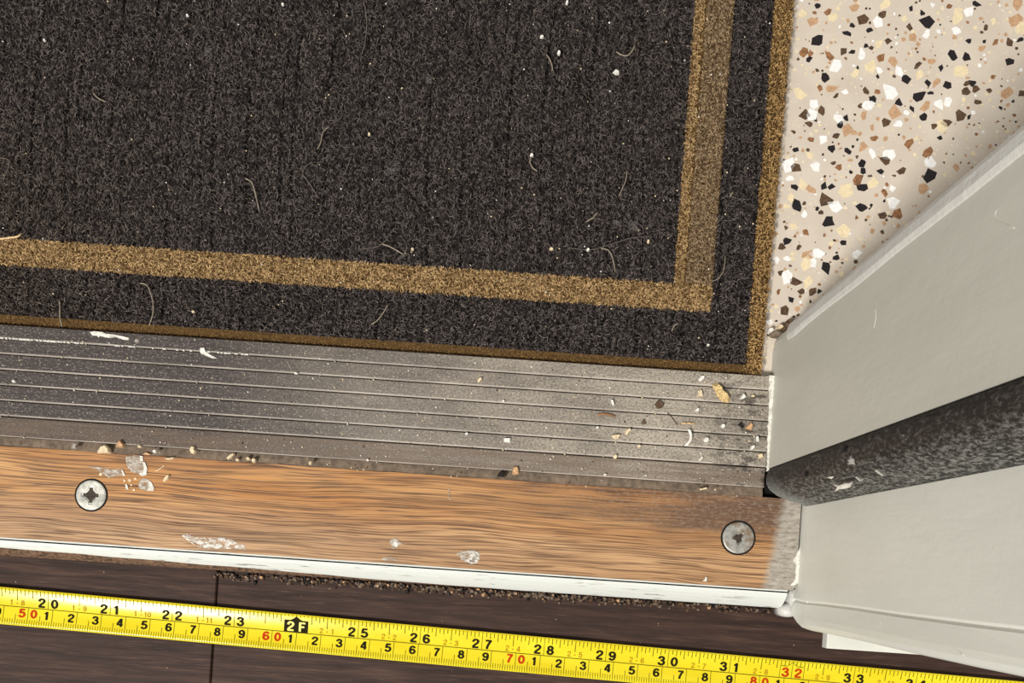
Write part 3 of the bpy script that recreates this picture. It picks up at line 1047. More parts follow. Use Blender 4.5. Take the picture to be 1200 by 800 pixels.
def classify(x, y):
    """arrays of pixels -> 0 field, 1 stripe, 2 band, 3 edge, -1 none, and the distance across a stripe"""
    c = np.full(x.shape, -1)
    inside = lambda bf, rf: (y < bf(x)) & (x < rf(y))
    e, b, s, fl = inside(b_edge, r_edge), inside(b_band, r_band), inside(b_stripe, r_stripe), inside(b_field, r_field)
    c[e] = 3; c[b] = 2; c[s] = 1; c[fl] = 0
    return c


def fibres(n, cls, parent, cols, ln, wid, zr, x0, x1, y0, y1, skip=None):
    x = rng.uniform(x0, x1, n); y = rng.uniform(y0, y1, n)
    keep = (classify(x, y) == cls) & (x > LX + 8) & (y > TY + 8)
    if skip: keep &= ~((x > skip[0]) & (y > skip[1]))
    if cls in (0, 2) and not skip:
        ph = x + 0.075 * y + 5 * np.sin(y * 0.013)
        rib = np.cos(ph * 2 * math.pi / 13.3) * (0.62 + 0.38 * np.sin(ph * 0.135 + 1) * np.sin(ph * 0.0113 + y * 0.006))
        keep &= rng.uniform(0, 1, n) > np.clip(rib * 1.2 - 0.25, 0, 0.85)
    if cls == 1:   # thin seams along the vertical arm of the stripe
        q = x - r_field(y)
        vert = y < b_field(x) - 1
        keep &= ~(vert & (np.abs(q - 13) < 1.1)) & ~(vert & (np.abs(x - r_stripe(y)) < 1.5))
    x, y = x[keep], y[keep]
    n = len(x)
    a = rng.uniform(0, 2 * math.pi, n)
    if cls == 0: a = math.pi / 2 - 0.07 + rng.normal(0, 0.85, n)
    L = rng.uniform(ln[0], ln[1], n) * 0.5
    bend = rng.normal(0, 1.0, n)
    w = rng.uniform(wid[0], wid[1], n) * 0.5
    px = np.empty((n, 3)); py = np.empty((n, 3))
    px[:, 1], py[:, 1] = x, y
    px[:, 0] = x - L * np.cos(a - bend / 2); py[:, 0] = y - L * np.sin(a - bend / 2)
    px[:, 2] = x + L * np.cos(a + bend / 2); py[:, 2] = y + L * np.sin(a + bend / 2)
    z = rng.uniform(zr[0], zr[1], n)
    zz = np.stack([z - 0.0003, z + rng.uniform(0, 0.0004, n), z - rng.uniform(0, 0.0005, n)], 1)
    if cls == 3:
        d1 = np.clip((y - b_band(x)) / 9 + 0.35, 0, 1) * 0.0026 * (y > b_band(x))
        d2 = np.clip((x - r_band(y)) / 22, 0, 1) * 0.0016
        zz -= np.maximum(d1, d2)[:, None]
    k = K(H_MAT)
    nxp, nyp = -np.sin(a), np.cos(a)
    verts = np.empty((n, 6, 3))
    for j in range(3):
        wj = w * (1.0 if j == 1 else 0.6)
        for s, sg in ((0, -1), (1, 1)):
            X = px[:, j] + sg * wj * nxp - N0[0]; Y = py[:, j] + sg * wj * nyp - N0[1]
            verts[:, j * 2 + s, 0] = (X * CA + Y * SA) * k
            verts[:, j * 2 + s, 1] = (X * SA - Y * CA) * k
            verts[:, j * 2 + s, 2] = zz[:, j] + sg * w * k * 0.5 * rng.uniform(-1, 1, n)
    base = np.array(world_loc(parent))
    verts -= base
    idx = (np.arange(n) * 6)[:, None]
    faces = np.concatenate([idx + np.array([[0, 2, 3, 1]]), idx + np.array([[2, 4, 5, 3]])], 0)
    me = bpy.data.meshes.new('pile')
    me.vertices.add(n * 6)
    me.vertices.foreach_set('co', verts.reshape(-1))
    nf = len(faces)
    me.loops.add(nf * 4)
    me.loops.foreach_set('vertex_index', faces.reshape(-1).astype(np.int32))
    me.polygons.add(nf)
    me.polygons.foreach_set('loop_start', (np.arange(nf) * 4).astype(np.int32))
    me.update(calc_edges=True)
    col = cols(x, y, n)
    at = me.color_attributes.new('tone', 'FLOAT_COLOR', 'POINT')
    cc = np.ones((n, 6, 4))
    cc[:, :, :3] = col[:, None, :]
    at.data.foreach_set('color', cc.reshape(-1))
    me.materials.append(M['pile'])
    o = link('pile', me, None, parent)
    o['kind'] = 'stuff'
    return o


def L3(c): return np.array(lin(c)[:3])


def tone(lo, hi, pw):
    def f(x, y, n):
        t = rng.uniform(0, 1, n)[:, None] ** pw
        return L3(lo) * (1 - t) + L3(hi) * t
    return f


def dark_tone(x, y, n):
    t = rng.uniform(0, 1, n)[:, None] ** 2.5
    c = L3((31, 27, 26)) * (1 - t) + L3((114, 104, 99)) * t
    # ground-in brownish dust to the left and along the lower edge
    d = np.clip((230 - x) / 300, 0, 1) * np.clip((y - 60) / 200, 0, 1)
    d = (d * rng.uniform(0, 1, n))[:, None] * 0.85
    return c * (1 - d) + c * np.array([1.12, 1.0, 0.74]) * d


def stripe_tone(x, y, n):
    t = rng.uniform(0, 1, n)[:, None] ** 1.5
    c = L3((98, 72, 42)) * (1 - t) + L3((208, 174, 124)) * t
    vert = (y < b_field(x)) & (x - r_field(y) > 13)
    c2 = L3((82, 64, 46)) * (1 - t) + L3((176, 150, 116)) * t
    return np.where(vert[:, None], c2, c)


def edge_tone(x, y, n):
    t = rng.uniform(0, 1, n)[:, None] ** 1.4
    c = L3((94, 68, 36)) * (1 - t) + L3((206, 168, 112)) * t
    c2 = L3((66, 48, 28)) * (1 - t) + L3((138, 106, 66)) * t     # shade below the pile, painted into the strip along the plate
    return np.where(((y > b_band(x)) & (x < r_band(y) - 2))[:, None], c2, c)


fibres(170000, 0, field, dark_tone, (3.5, 8), (0.6, 1.05), (H_MAT - 0.0010, H_MAT), -60, 830, -50, 335)
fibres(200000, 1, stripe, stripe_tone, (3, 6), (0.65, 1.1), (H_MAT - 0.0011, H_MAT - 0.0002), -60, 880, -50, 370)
fibres(240000, 2, band, dark_tone, (3, 7), (0.6, 1.05), (H_MAT - 0.0010, H_MAT), -60, 925, -50, 430)
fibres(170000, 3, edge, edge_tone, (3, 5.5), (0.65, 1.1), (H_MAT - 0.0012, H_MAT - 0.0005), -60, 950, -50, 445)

# the mat goes on beyond the photograph's frame: the same pile, fewer and broader tufts
W_ = (-60, -50)
fibres(240000, 0, field, dark_tone, (7, 14), (1.5, 2.5), (H_MAT - 0.0010, H_MAT), LX, 880, TY, 335, W_)
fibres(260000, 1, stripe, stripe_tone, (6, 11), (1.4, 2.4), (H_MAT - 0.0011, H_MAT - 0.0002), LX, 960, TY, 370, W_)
fibres(260000, 2, band, dark_tone, (6, 12), (1.5, 2.5), (H_MAT - 0.0010, H_MAT), LX, 1010, TY, 430, W_)
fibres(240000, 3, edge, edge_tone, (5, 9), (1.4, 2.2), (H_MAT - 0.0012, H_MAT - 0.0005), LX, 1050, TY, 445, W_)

# ================================================================== measuring tape
x0_, y0_, _ = P(0, 688.3, 0.0025)
x1_, y1_, _ = P(1200, 799.7, 0.0025)
TA = math.atan2(y1_ - y0_, x1_ - x0_)
tape = root('measuring_tape', P(595, 765, 0.0), 'yellow measuring tape lying across the dark planks, black and red numerals', 'tape measure')
TW = 0.01515
IN = 0.0254
# the 24 inch tick crosses the middle of the tape here
c24 = P(346.3, 741.0, 0.0012)


def T(s, w, lift=0.0):
    """s metres from the 24 inch tick along the tape, w 0 (inch edge) .. 1 (centimetre edge) -> point on the cupped blade"""
    q = (w - 0.5) * 2
    z = 0.0008 + 0.0011 * q * q + 0.00035 * (-q) + lift
    across = (0.5 - w) * TW
    return (c24[0] + s * math.cos(TA) - across * math.sin(TA), c24[1] + s * math.sin(TA) + across * math.cos(TA), z)


S0, S1 = -0.46, 0.62
nl, nw = 140, 12
tv, tf = [], []
for lift in (0.0, -0.00025):
    for i in range(nl + 1):
        for j in range(nw + 1):
            tv.append(T(S0 + (S1 - S0) * i / nl, j / nw, lift))
B = (nl + 1) * (nw + 1)
for i in range(nl):
    for j in range(nw):
        a = i * (nw + 1) + j
        q = (a, a + 1, a + nw + 2, a + nw + 1)
        tf += [q, tuple(B + k for k in q[::-1])]
for i in range(nl):
    for j in (0, nw):
        a = i * (nw + 1) + j
        b = a + nw + 1
        tf.append((a, b, B + b, B + a))
mesh('blade', tv, tf, M['tape'], tape, smooth=True)


def stroke(s, w0, w1, wid):
    """printed line across the blade"""
    v, f = [], []
    n = 5
    for i in range(n + 1):
        w = w0 + (w1 - w0) * i / n
        v += [T(s - wid / 2, w, 0.00006), T(s + wid / 2, w, 0.00006)]
    for i in range(n): f.append((2 * i, 2 * i + 1, 2 * i + 3, 2 * i + 2))
    return v, f


ticks = []
for k in range(17 * 16, 44 * 16 + 1):
    s = (k / 16 - 24) * IN
    if not S0 < s < S1: continue
    if k % 16 == 0: ticks.append(stroke(s, 0.02, 0.5, 0.00022)); continue
    ln = 0.33 if k % 8 == 0 else 0.25 if k % 4 == 0 else 0.185 if k % 2 == 0 else 0.15
    if abs(s) < 0.0048: ln = 0.07
    ticks.append(stroke(s, 0.03, ln, 0.00030))
for k in range(430, 1130):
    s = k / 1000 - 24 * IN
    if not S0 < s < S1: continue
    if k % 10 == 0: ticks.append(stroke(s, 0.5, 0.98, 0.00022)); continue
    ticks.append(stroke(s, 0.70 if k % 5 == 0 else 0.83, 0.985, 0.00020 if k % 5 else 0.00024))
# line along the middle
lv, lf = [], []
for i in range(201):
    s = S0 + (S1 - S0) * i / 200
    lv += [T(s, 0.5 - 0.010, 0.00006), T(s, 0.5 + 0.010, 0.00006)]
lf = [(2 * i, 2 * i + 1, 2 * i + 3, 2 * i + 2) for i in range(200)]
v, f = merge(ticks + [(lv, lf)])
o = mesh('tick_marks', v, f, M['ink_tick'], tape)
o['kind'] = 'stuff'

def ell_(cx, cy, rx, ry, a0=0, a1=360, n=18):
    return [(cx + rx * math.cos(math.radians(a0 + (a1 - a0) * i / n)), cy + ry * math.sin(math.radians(a0 + (a1 - a0) * i / n))) for i in range(n + 1)]


SIX = [(.47, .74), (.42, .87), (.30, .92), (.18, .87), (.10, .72), (.08, .48), (.09, .26), (.17, .12), (.28, .08), (.40, .12), (.48, .23), (.485, .34), (.44, .47), (.34, .55), (.24, .545), (.14, .47), (.085, .36)]
GLYPH = {   # centre lines in a box one high, and whether a line is to be curved
    '0': [(ell_(.28, .5, .20, .42), 0)],
    '1': [([(.30, 0), (.30, 1.0)], 0), ([(.31, .93), (.24, .81), (.10, .74)], 0)],
    '2': [([(.085, .66), (.10, .81), (.18, .91), (.29, .925), (.41, .89), (.47, .78), (.455, .65), (.38, .52), (.25, .38), (.14, .24), (.085, .08)], 1), ([(.03, .075), (.53, .075)], 0)],
    '3': [([(.08, .70), (.11, .84), (.20, .92), (.30, .92), (.41, .86), (.445, .74), (.40, .61), (.30, .545), (.20, .54)], 1), ([(.28, .54), (.41, .48), (.48, .35), (.46, .19), (.38, .10), (.27, .075), (.15, .11), (.08, .20), (.065, .30)], 1)],
    '4': [([(.37, .96), (.06, .30)], 0), ([(.02, .27), (.55, .27)], 0), ([(.40, 0), (.40, 1.0)], 0)],
    '5': [([(.51, .925), (.13, .925)], 0), ([(.16, .95), (.105, .46)], 0), ([(.11, .48), (.20, .57), (.30, .59), (.42, .54), (.485, .42), (.485, .28), (.43, .15), (.32, .08), (.20, .08), (.10, .15), (.07, .25)], 1)],
    '6': [(SIX, 1)],
    '7': [([(.04, .925), (.53, .925)], 0), ([(.48, .92), (.36, .70), (.27, .46), (.21, .22), (.19, 0)], 1)],
    '8': [(ell_(.28, .725, .165, .195), 0), (ell_(.28, .295, .205, .22), 0)],
    '9': [([(.56 - x, 1 - y) for x, y in SIX], 1)],
    'F': [([(.13, 0), (.13, 1.0)], 0), ([(.08, .92), (.54, .92)], 0), ([(.12, .50), (.47, .50)], 0)],
    '-': [([(.14, .38), (.42, .38)], 0)],
}


def letters(items, wbase, height, m, name='numeral', bold=0.20, lift=0.00012, stretch=1.0):
    """items: (character, centre s); set on the blade with their feet at wbase"""
    v, f = [], []
    for gi, (ch, s) in enumerate(items):
        for li, (line, curved) in enumerate(GLYPH[ch]):
            q = smooth_path(line, 3) if curved else line
            n = len(q)
            o = len(v)
            for i, p in enumerate(q):
                a, b = q[max(i - 1, 0)], q[min(i + 1, n - 1)]
                if i in (0, n - 1) and math.hypot(q[0][0] - q[-1][0], q[0][1] - q[-1][1]) < 1e-6: a, b = q[-2], q[1]
                d = math.hypot(b[0] - a[0], b[1] - a[1]) or 1
                nx_, ny_ = -(b[1] - a[1]) / d * bold / 2, (b[0] - a[0]) / d * bold / 2
                for sg in (1, -1):
                    v.append(T(s + (p[0] + sg * nx_ - 0.28) * height * stretch, wbase - (p[1] + sg * ny_) * height / TW, lift + 0.000008 * li))
            f += [(o + 2 * i, o + 2 * i + 1, o + 2 * i + 3, o + 2 * i + 2) for i in range(n - 1)]
    return mesh(name, v, f, m, tape)


HI, HCM, HS = 0.0037, 0.0033, 0.0022
for k in range(18, 36):
    s = (k - 24) * IN
    if k == 24: continue
    red = k == 32
    letters([(str(k)[0], s - 0.0026), (str(k)[1], s + 0.0026)], 0.465, HI, M['ink_red'] if red else M['ink_black'], stretch=1.36)
    ft, inch = (k + 1) // 12, (k + 1) % 12
for k in range(18, 36):      # feet and inches, small, over the half inch ticks
    s = (k - 24 - 0.5) * IN
    if k in (25,): pass
    ft, inch = k // 12, k % 12
    if inch == 0: continue
    it = [(str(ft), s - 0.0023)]
    it += [('-', s)]
    t = str(inch)
    it += [(t, s + 0.0023)] if len(t) == 1 else [(t[0], s + 0.0018), (t[1], s + 0.0033)]
    letters(it, 0.462, HS, M['ink_brown'], bold=0.12, stretch=1.2)
for c in range(46, 100):
    s = c / 100 - 24 * IN
    if not -0.24 < s < 0.32: continue
    if c % 10 == 0:
        letters([(str(c)[0], s - 0.0024), (str(c)[1], s + 0.0024)], 0.775, HCM * 1.05, M['ink_red'], stretch=1.36)
    else:
        letters([(str(c)[1], s - 0.0023)], 0.785, HCM, M['ink_black'], stretch=1.36)
# the black foot flag: 2F in yellow on a black house shape, peak to the edge
hw = 0.0049


def blade_poly(name, pts, m, lift):
    v = [T(a, b, lift) for a, b in pts]
    return mesh(name, v, [tuple(range(len(v)))], m, tape)


cols_ = np.linspace(-hw, hw, 9)
hv, hf = [], []
for i, s in enumerate(cols_):
    top = 0.17 - max(0.0, 1 - abs(s) / 0.0020) * 0.11
    for j in range(4): hv.append(T(s, top + (0.49 - top) * j / 3, 0.00010))
for i in range(8):
    for j in range(3): hf.append((i * 4 + j, i * 4 + j + 1, i * 4 + j + 5, i * 4 + j + 4))
mesh('foot_flag', hv, hf, M['ink_black'], tape)
letters([('2', -0.0022), ('F', 0.0024)], 0.462, 0.0038, M['ink_yellow'], 'flag_letters', 0.18, 0.00022, 1.35)
# thin outlined house round the red 32
s32 = 8 * IN
fr = [stroke(s32 - hw, 0.17, 0.49, 0.0002), stroke(s32 + hw, 0.17, 0.49, 0.0002)]
for a, b, wa, wb in ((-hw, -0.0020, 0.17, 0.17), (0.0020, hw, 0.17, 0.17), (-0.0020, 0, 0.17, 0.06), (0, 0.0020, 0.06, 0.17)):
    fr.append(([T(s32 + a, wa - 0.008, 0.00008), T(s32 + b, wb - 0.008, 0.00008), T(s32 + b, wb + 0.008, 0.00008), T(s32 + a, wa + 0.008, 0.00008)], [(0, 1, 2, 3)]))
v, f = merge(fr)
mesh('stud_mark', v, f, M['ink_tick'], tape)

# ================================================================== loose bits: grit, fibres, straws
def grit(name, px, py, outl, m, h, th, label, cat, group=None):
    """outl: list of pixel offsets, or (rx, ry, n) for a random stone"""
    if isinstance(outl, tuple):
        rx, ry, n = outl
        ph = random.uniform(0, 6)
        outl = [(rx * math.cos(2 * math.pi * i / n + ph) * random.uniform(0.8, 1.15), ry * math.sin(2 * math.pi * i / n + ph) * random.uniform(0.8, 1.15)) for i in range(n)]
    c = P(px, py, h)
    o_ = [(P(px + a, py + b, h)[0] - c[0], P(px + a, py + b, h)[1] - c[1]) for a, b in outl]
    v, f = prism(o_, 0.0, th, 0.72)
    o = mesh(name, v, f, m)
    o.location = (c[0], c[1], h + 0.00005)
    tag(o, label, cat, group)
    return o


G = 'grit on the threshold'
LH = H_AL - 0.0003
g = lambda *a: grit('grit_crumb', *a, 'crumb', G)
# on the ribbed plate
grit('plaster_flake', 845, 461, [(-11, -10), (-5, -13), (0, -9), (2, -3), (8, 1), (11, 6), (9, 11), (2, 10), (-4, 4), (-7, -3)], M['ochre'], H_AL, 0.0018, 'wavy ochre flake, the biggest crumb on the ribbed plate', 'crumb', G)
g(822, 443, [(-4, 2), (-1, -3), (4, -3), (3, 1), (-1, 4)], M['white'], H_AL, 0.0014, 'small white chip by the mat edge, above the ochre flake')
g(819.5, 460.5, [(-3, 4), (1, -5), (3, -2), (4, 4)], M['cream'], H_AL, 0.0012, 'cream sliver just left of the wavy ochre flake')
g(870, 464.5, [(-5, 4), (1, -4), (4, 1), (1, 3)], M['white'], H_AL, 0.0016, 'white triangular chip right of the wavy ochre flake')
g(882, 464, (2.4, 1.6, 5), M['cream'], H_AL, 0.001, 'tiny cream chip nearest the jamb on the second rib')
g(772.5, 474, [(-5.5, 0), (-1, -6), (6, 0), (3, 4), (-2, 5)], M['umber'], H_AL, 0.0014, 'larger dark brown stone chip lying on the plate')
g(754, 494.5, [(-3, 2), (0, -3.5), (3, 2.5)], M['umber'], H_AL, 0.001, 'tiny dark brown chip left of the white curl')
g(717, 472, [(-2, -4), (1, -4), (3, 3), (1, 4)], M['white'], H_AL, 0.0012, 'narrow white chip left of the dark brown stone chip')
g(816.5, 480, [(-3, 2), (0, -2), (3, -2), (2, 2)], M['white'], H_AL, 0.0012, 'small white chip under the cream sliver')
g(722, 511, [(-6, -1), (-1, -2), (6, -2), (3, 3), (-1, 4), (-4, 2)], M['cream'], H_AL, 0.0014, 'half-round cream flake on the fifth rib')
g(736, 505, [(-4, 3), (-3, -1), (2, -4), (4, -1), (1, 1), (-1, 5)], M['cream'], H_AL, 0.0014, 'knobbly cream chip right of the half-round flake')
g(700, 501, (2, 1.7, 6), M['white'], H_AL, 0.001, 'round white grain left of the half-round cream flake')
g(827.5, 515.5, (3.6, 3.2, 8), M['white'], H_AL, 0.0016, 'round white pebble right of the white curl')
g(847, 499, (2.8, 2.6, 7), M['white'], H_AL, 0.0014, 'round white grain between the curl and the black chip')
g(868, 498, [(-4, 0), (0, -4), (1, -1), (4, 2), (1, 4), (-1, 1)], M['black'], H_AL, 0.0012, 'black pointed chip touching the tan triangle')
g(877, 499.5, [(-5, 2), (3, -5), (5, -1), (3, 5)], M['tan'], H_AL, 0.0014, 'tan triangular chip beside the black pointed chip')
g(881, 524, [(-2, 2), (-1, -2), (3, -3), (3, 1), (0, 3)], M['white'], H_AL, 0.0013, 'white chip near the jamb on the sixth rib')
g(887, 514.5, [(-1, -4), (1, -4), (2, 3), (-1, 3)], M['white'], H_AL, 0.0012, 'upright white sliver beside the jamb')
g(891, 534, [(-3, -2), (2, -3), (3, 2), (-2, 3)], M['cream'], H_AL, 0.0013, 'square cream chip against the jamb')
g(821, 537, [(-3, 2), (2, -3), (3, -1), (-1, 3)], M['white'], H_AL, 0.001, 'slanted white sliver on the lowest rib near the jamb')
g(749, 522.5, (2.3, 1.9, 6), M['cream'], H_AL, 0.001, 'small round cream grain on the lowest rib')
g(721, 535, (2.9, 3.1, 6), M['cream'], H_AL, 0.0013, 'round cream grain lying in the lowest groove')
g(594.5, 515.5, [(-4, -2.7), (4.2, -2.3), (4, 3), (-4, 2.6)], M['white'], H_AL, 0.0012, 'bright white rectangular chip at mid plate')
g(562, 445, [(-3, 2), (-1, -2), (3, -3), (3, 0), (0, 3)], M['cream'], H_AL, 0.0012, 'lone cream chip at mid plate near the mat')
g(547, 508, (2.4, 1.6, 6), M['white'], H_AL, 0.0009, 'white grain just left of the rectangular chip')
g(590, 470, (1.8, 1.6, 6), M['white'], H_AL, 0.0009, 'white grain above the rectangular chip')
g(347, 437.5, (2.8, 1.5, 6), M['white'], H_AL, 0.0009, 'white grain on the plate left of centre')
g(17, 447, (2.3, 2.0, 7), M['white'], H_AL, 0.001, 'round white grain at the far left of the plate')
# along the lip of the plate and on the oak
g(88, 522.5, [(-4, 3), (0, -4), (4, -2), (2, 3)], M['grey'], LH, 0.0014, 'grey crumb, leftmost on the lip of the plate')
g(123, 526, [(-9, 5), (-4, -3), (2, -5), (7, 0), (8, 5)], M['cream'], LH - 0.001, 0.0020, 'large cream wedge at the edge of the oak')
g(142, 521, [(-6, 3), (-1, -6), (5, 1), (4, 4)], M['tan'], LH, 0.0017, 'tan triangular stone right of the large cream wedge')
g(164, 523.5, (3.2, 1.8, 6), M['cream'], LH, 0.001, 'small cream crumb right of the tan triangular stone')
g(182, 529, (2.6, 2.4, 7), M['white'], LH, 0.0013, 'round white grain between the tan stone and knobbly crumb')
g(226.5, 527.5, [(-2, -5), (2, -5), (2, -1), (4, 2), (2, 5), (-3, 3), (-4, 0)], M['cream'], LH, 0.0015, 'knobbly cream crumb on the lip of the plate')
g(271, 534.5, [(-5.5, 3), (-2, -1), (4, -4), (5, -2), (1, 2), (-3, 4)], M['cream'], LH - 0.0008, 0.0014, 'long slanted cream crumb, left of three close grains')
g(279, 539, (2.8, 2.0, 6), M['cream'], H_OAK, 0.0014, 'first of the three close cream grains')
g(291, 537.5, (2.8, 2.2, 6), M['cream'], H_OAK, 0.0014, 'middle of the three close cream grains')
g(298, 539.5, (3.2, 3.0, 7), M['cream'], H_OAK, 0.0015, 'largest, rightmost of the three close cream grains')
g(172.5, 531.5, [(-6, 1), (-1, -2), (6, 1), (2, 2)], M['tan'], H_OAK - 0.0004, 0.0009, 'thin tan flake above the grey-white paint patch')
g(199, 537, [(-7, 0), (0, -0.5), (6, -1.5), (5, 1), (-2, 2)], M['cream'], H_OAK, 0.0009, 'thin cream flake under the round white grain')
g(196, 559.5, [(-5, 4), (-2, -1), (2, -4), (4, -2), (2, 2), (-2, 5)], M['cream'], H_OAK, 0.0012, 'pale crumb on the oak right of the paint patches')
g(364, 542.5, (2.2, 2.8, 6), M['cream'], LH, 0.0011, 'cream grain on the lip left of centre')
g(431, 539, (1.8, 1.6, 6), M['white'], LH, 0.001, 'white grain on the lip near the middle')
g(604, 551, [(-3, -4), (2, -5), (4, -1), (4, 5), (-4, 5)], M['tan'], LH, 0.0014, 'square tan crumb at mid lip')
g(587, 555.5, [(-4, 3), (-3, -1), (0, -4), (2, -1), (5, -2), (3, 2), (5, 4), (0, 3)], M['black'], LH - 0.0012, 0.0022, 'black ragged dirt crumb left of the square tan crumb')
g(824.5, 572.5, [(-5, 0), (4, -2), (5, 0), (-4, 2)], M['cream'], H_OAK, 0.001, 'flat cream sliver above the corroded screw')
g(709, 556, (2.0, 1.5, 6), M['white'], LH, 0.0009, 'white grain on the lip right of centre')
# brown rubble at the foot of the jamb
for (px, py, rx, ry, m, lb) in ((920, 384, 8, 6, 'umber', 'largest brown rubble lump at the foot of the jamb'), (908, 393, 8, 4, 'dirt', 'flat grey-brown rubble lump beside the mat corner'),
                                (926, 378, 5, 4, 'umber', 'small brown rubble lump touching the jamb'), (913, 384, 4, 3, 'cream', 'cream bit among the brown rubble'),
                                (902, 388, 4, 3, 'white', 'white bit between rubble and mat')):
    grit('rubble', px, py, (rx, ry, 8), M[m], H_TER, 0.0028, lb, 'rubble', 'rubble at the foot of the jamb')
# grains on the mat
MH = H_MAT - 0.0001
gm = lambda *a: grit('mat_crumb', *a, 'crumb', 'crumbs on the mat')
gm(721.7, 85.5, [(-4, 0), (-1, -3), (4, -1), (4, 2), (0, 3)], M['white'], MH, 0.0014, 'brightest white crumb on the mat, upper right')
gm(655, 63, (2.2, 3, 6), M['white'], MH, 0.0012, 'white crumb upper right, beside a bent fibre')
gm(664.5, 4, (2, 2.6, 6), M['white'], MH, 0.0012, 'white crumb at the top edge of the picture')
gm(635, 44, (2.6, 2, 6), M['white'], MH, 0.001, 'white crumb above and left of the bent fibre')
gm(623, 182.5, (2.4, 2.4, 6), M['white'], MH, 0.0012, 'white crumb at the head of a hooked fibre')
gm(689, 293, (2.4, 2.3, 7), M['white'], MH, 0.0012, 'round white crumb in the lower right of the field')
gm(646, 292, (2.7, 2, 6), M['cream'], MH, 0.0012, 'cream crumb left of the round white crumb')
gm(759.5, 283, (1.8, 2.5, 6), M['cream'], MH, 0.001, 'cream crumb near the field corner of the mat')
gm(433, 158, (1.8, 2.4, 5), M['cream'], MH, 0.001, 'cream crumb in the middle of the mat')
gm(483.5, 292.5, (2, 2, 6), M['cream'], MH, 0.001, 'cream crumb just above the gold stripe')
gm(220, 19, (1.8, 1.5, 6), M['white'], MH, 0.001, 'white crumb in the upper left of the mat')
gm(53, 48, (1.8, 1.5, 6), M['white'], MH, 0.001, 'leftmost white crumb on the mat')
gm(227, 365.5, (2.2, 1.6, 6), M['cream'], MH, 0.001, 'cream crumb on the dark band, lower left')
gm(829.5, 404.5, (1.9, 1.7, 6), M['white'], MH, 0.001, 'white crumb on the dark band near the mat corner')
gm(332, 6, (2, 1.6, 6), M['white'], MH, 0.001, 'white crumb at the top left of centre')


def fibre(name, pts, r, m, h, label, cat, group=None, arch=0.0004):
    q = smooth_path(pts, 5)
    n = len(q)
    c = P(*q[n // 2], h)
    w = []
    for i, (a, b) in enumerate(q):
        p = P(a, b, h)
        w.append((p[0] - c[0], p[1] - c[1], r + arch * math.sin(math.pi * i / (n - 1))))
    v, f = tubegeo(w, r)
    o = mesh(name, v, f, m, smooth=True)
    o.location = (c[0], c[1], h)
    return tag(o, label, cat, group)


HG = 'fibres lying on the mat'
fh = lambda pts, r, m, lb: fibre('hair', pts, r, M[m], MH + 0.0002, lb, 'hair', HG)
fh([(722, 61), (728, 65), (735, 66), (741, 60), (744, 53)], 0.00026, 'hair', 'pale U-shaped fibre above the brightest white crumb')
fh([(640, 64), (644, 70), (647, 78), (647, 83)], 0.00022, 'hair', 'short bent fibre beside the white crumb, upper right')
fh([(623, 183), (621, 190), (624, 197), (630, 201)], 0.00024, 'hair', 'hooked fibre with a white crumb at its head')
fh([(735, 200), (733, 212), (729, 222), (725, 230)], 0.00022, 'hair', 'wavy fibre in the right part of the field')
fh([(687, 260), (694, 256), (701, 249)], 0.00024, 'hair', 'short straight slanted fibre, lower right of the field')
fh([(426, 0), (430, 25), (428, 50), (424, 64)], 0.00018, 'hair_dim', 'long dull fibre hanging from the top edge near the middle')
fh([(287, 209), (295, 214), (299, 225), (304, 247)], 0.00026, 'hair', 'pale hooked fibre in the left half of the mat')
fh([(109, 109), (116, 116), (125, 120)], 0.00022, 'hair', 'short slanted fibre in the upper left of the mat')
fh([(386, 149), (379, 155), (376, 168), (372, 175)], 0.00022, 'hair', 'S-shaped fibre in the middle left')
fh([(367, 190), (359, 195), (355, 205), (360, 211), (374, 233)], 0.00018, 'hair_dim', 'curled dull fibre below the S-shaped one')
fh([(190, 194), (197, 197), (201, 204)], 0.00020, 'hair_dim', 'short dull bent fibre left of the hooked fibre')
fh([(447, 286), (458, 290), (474, 299)], 0.00024, 'hair', 'straight fibre just above the gold stripe')
fh([(420, 292), (436, 291), (447, 287), (455, 279)], 0.00016, 'hair_dim', 'thin dull fibre crossing the straight one above the stripe')
fh([(455, 357), (448, 369), (441, 377), (435, 380)], 0.00024, 'hair', 'pale slanted fibre on the dark band, middle')
fh([(704, 291), (713, 294), (718, 304), (721, 319)], 0.00024, 'hair', 'pale arched fibre near the field corner')
fh([(665, 290), (690, 293), (715, 287), (740, 279), (765, 277)], 0.00015, 'hair_dim', 'long thin fibre near the field corner')
fh([(787, 388), (790, 382), (795, 379)], 0.00024, 'hair', 'short pale fibre on the dark band near the corner')
fh([(850, 300), (848, 316), (842, 326), (834, 330)], 0.00016, 'hair', 'curled fibre crossing the outer edge of the stripe')
fh([(70, 352), (71, 362), (71, 372), (73, 383)], 0.00026, 'hair', 'upright tan fibre on the dark band, far left')
fh([(164, 332), (173, 335), (179, 350), (180, 366), (175, 382)], 0.00024, 'hair', 'long arched fibre on the dark band, left')
fh([(640, 62), (650, 88)], 0.00015, 'hair_dim', 'thin dull straight fibre crossing the short bent one')
fh([(632, 392), (637, 396), (643, 394)], 0.00018, 'hair_dim', 'small dull curl on the dark band right of the middle')
fh([(0, 185), (12, 190), (4, 212)], 0.00018, 'hair_dim', 'dull fibre at the left edge of the picture')
fh([(855, 231), (859, 225)], 0.0003, 'hair', 'tiny pale fibre on the right dark band')
fh([(404, 205), (409, 192), (412, 183)], 0.00018, 'hair_dim', 'dull fibre left of the grey fluff')
fibre('straw', [(-6, 281), (10, 279.5), (21, 278), (25, 275)], 0.0004, M['straw'], MH + 0.0003, 'tan straw bit on the gold stripe at the left edge', 'straw')
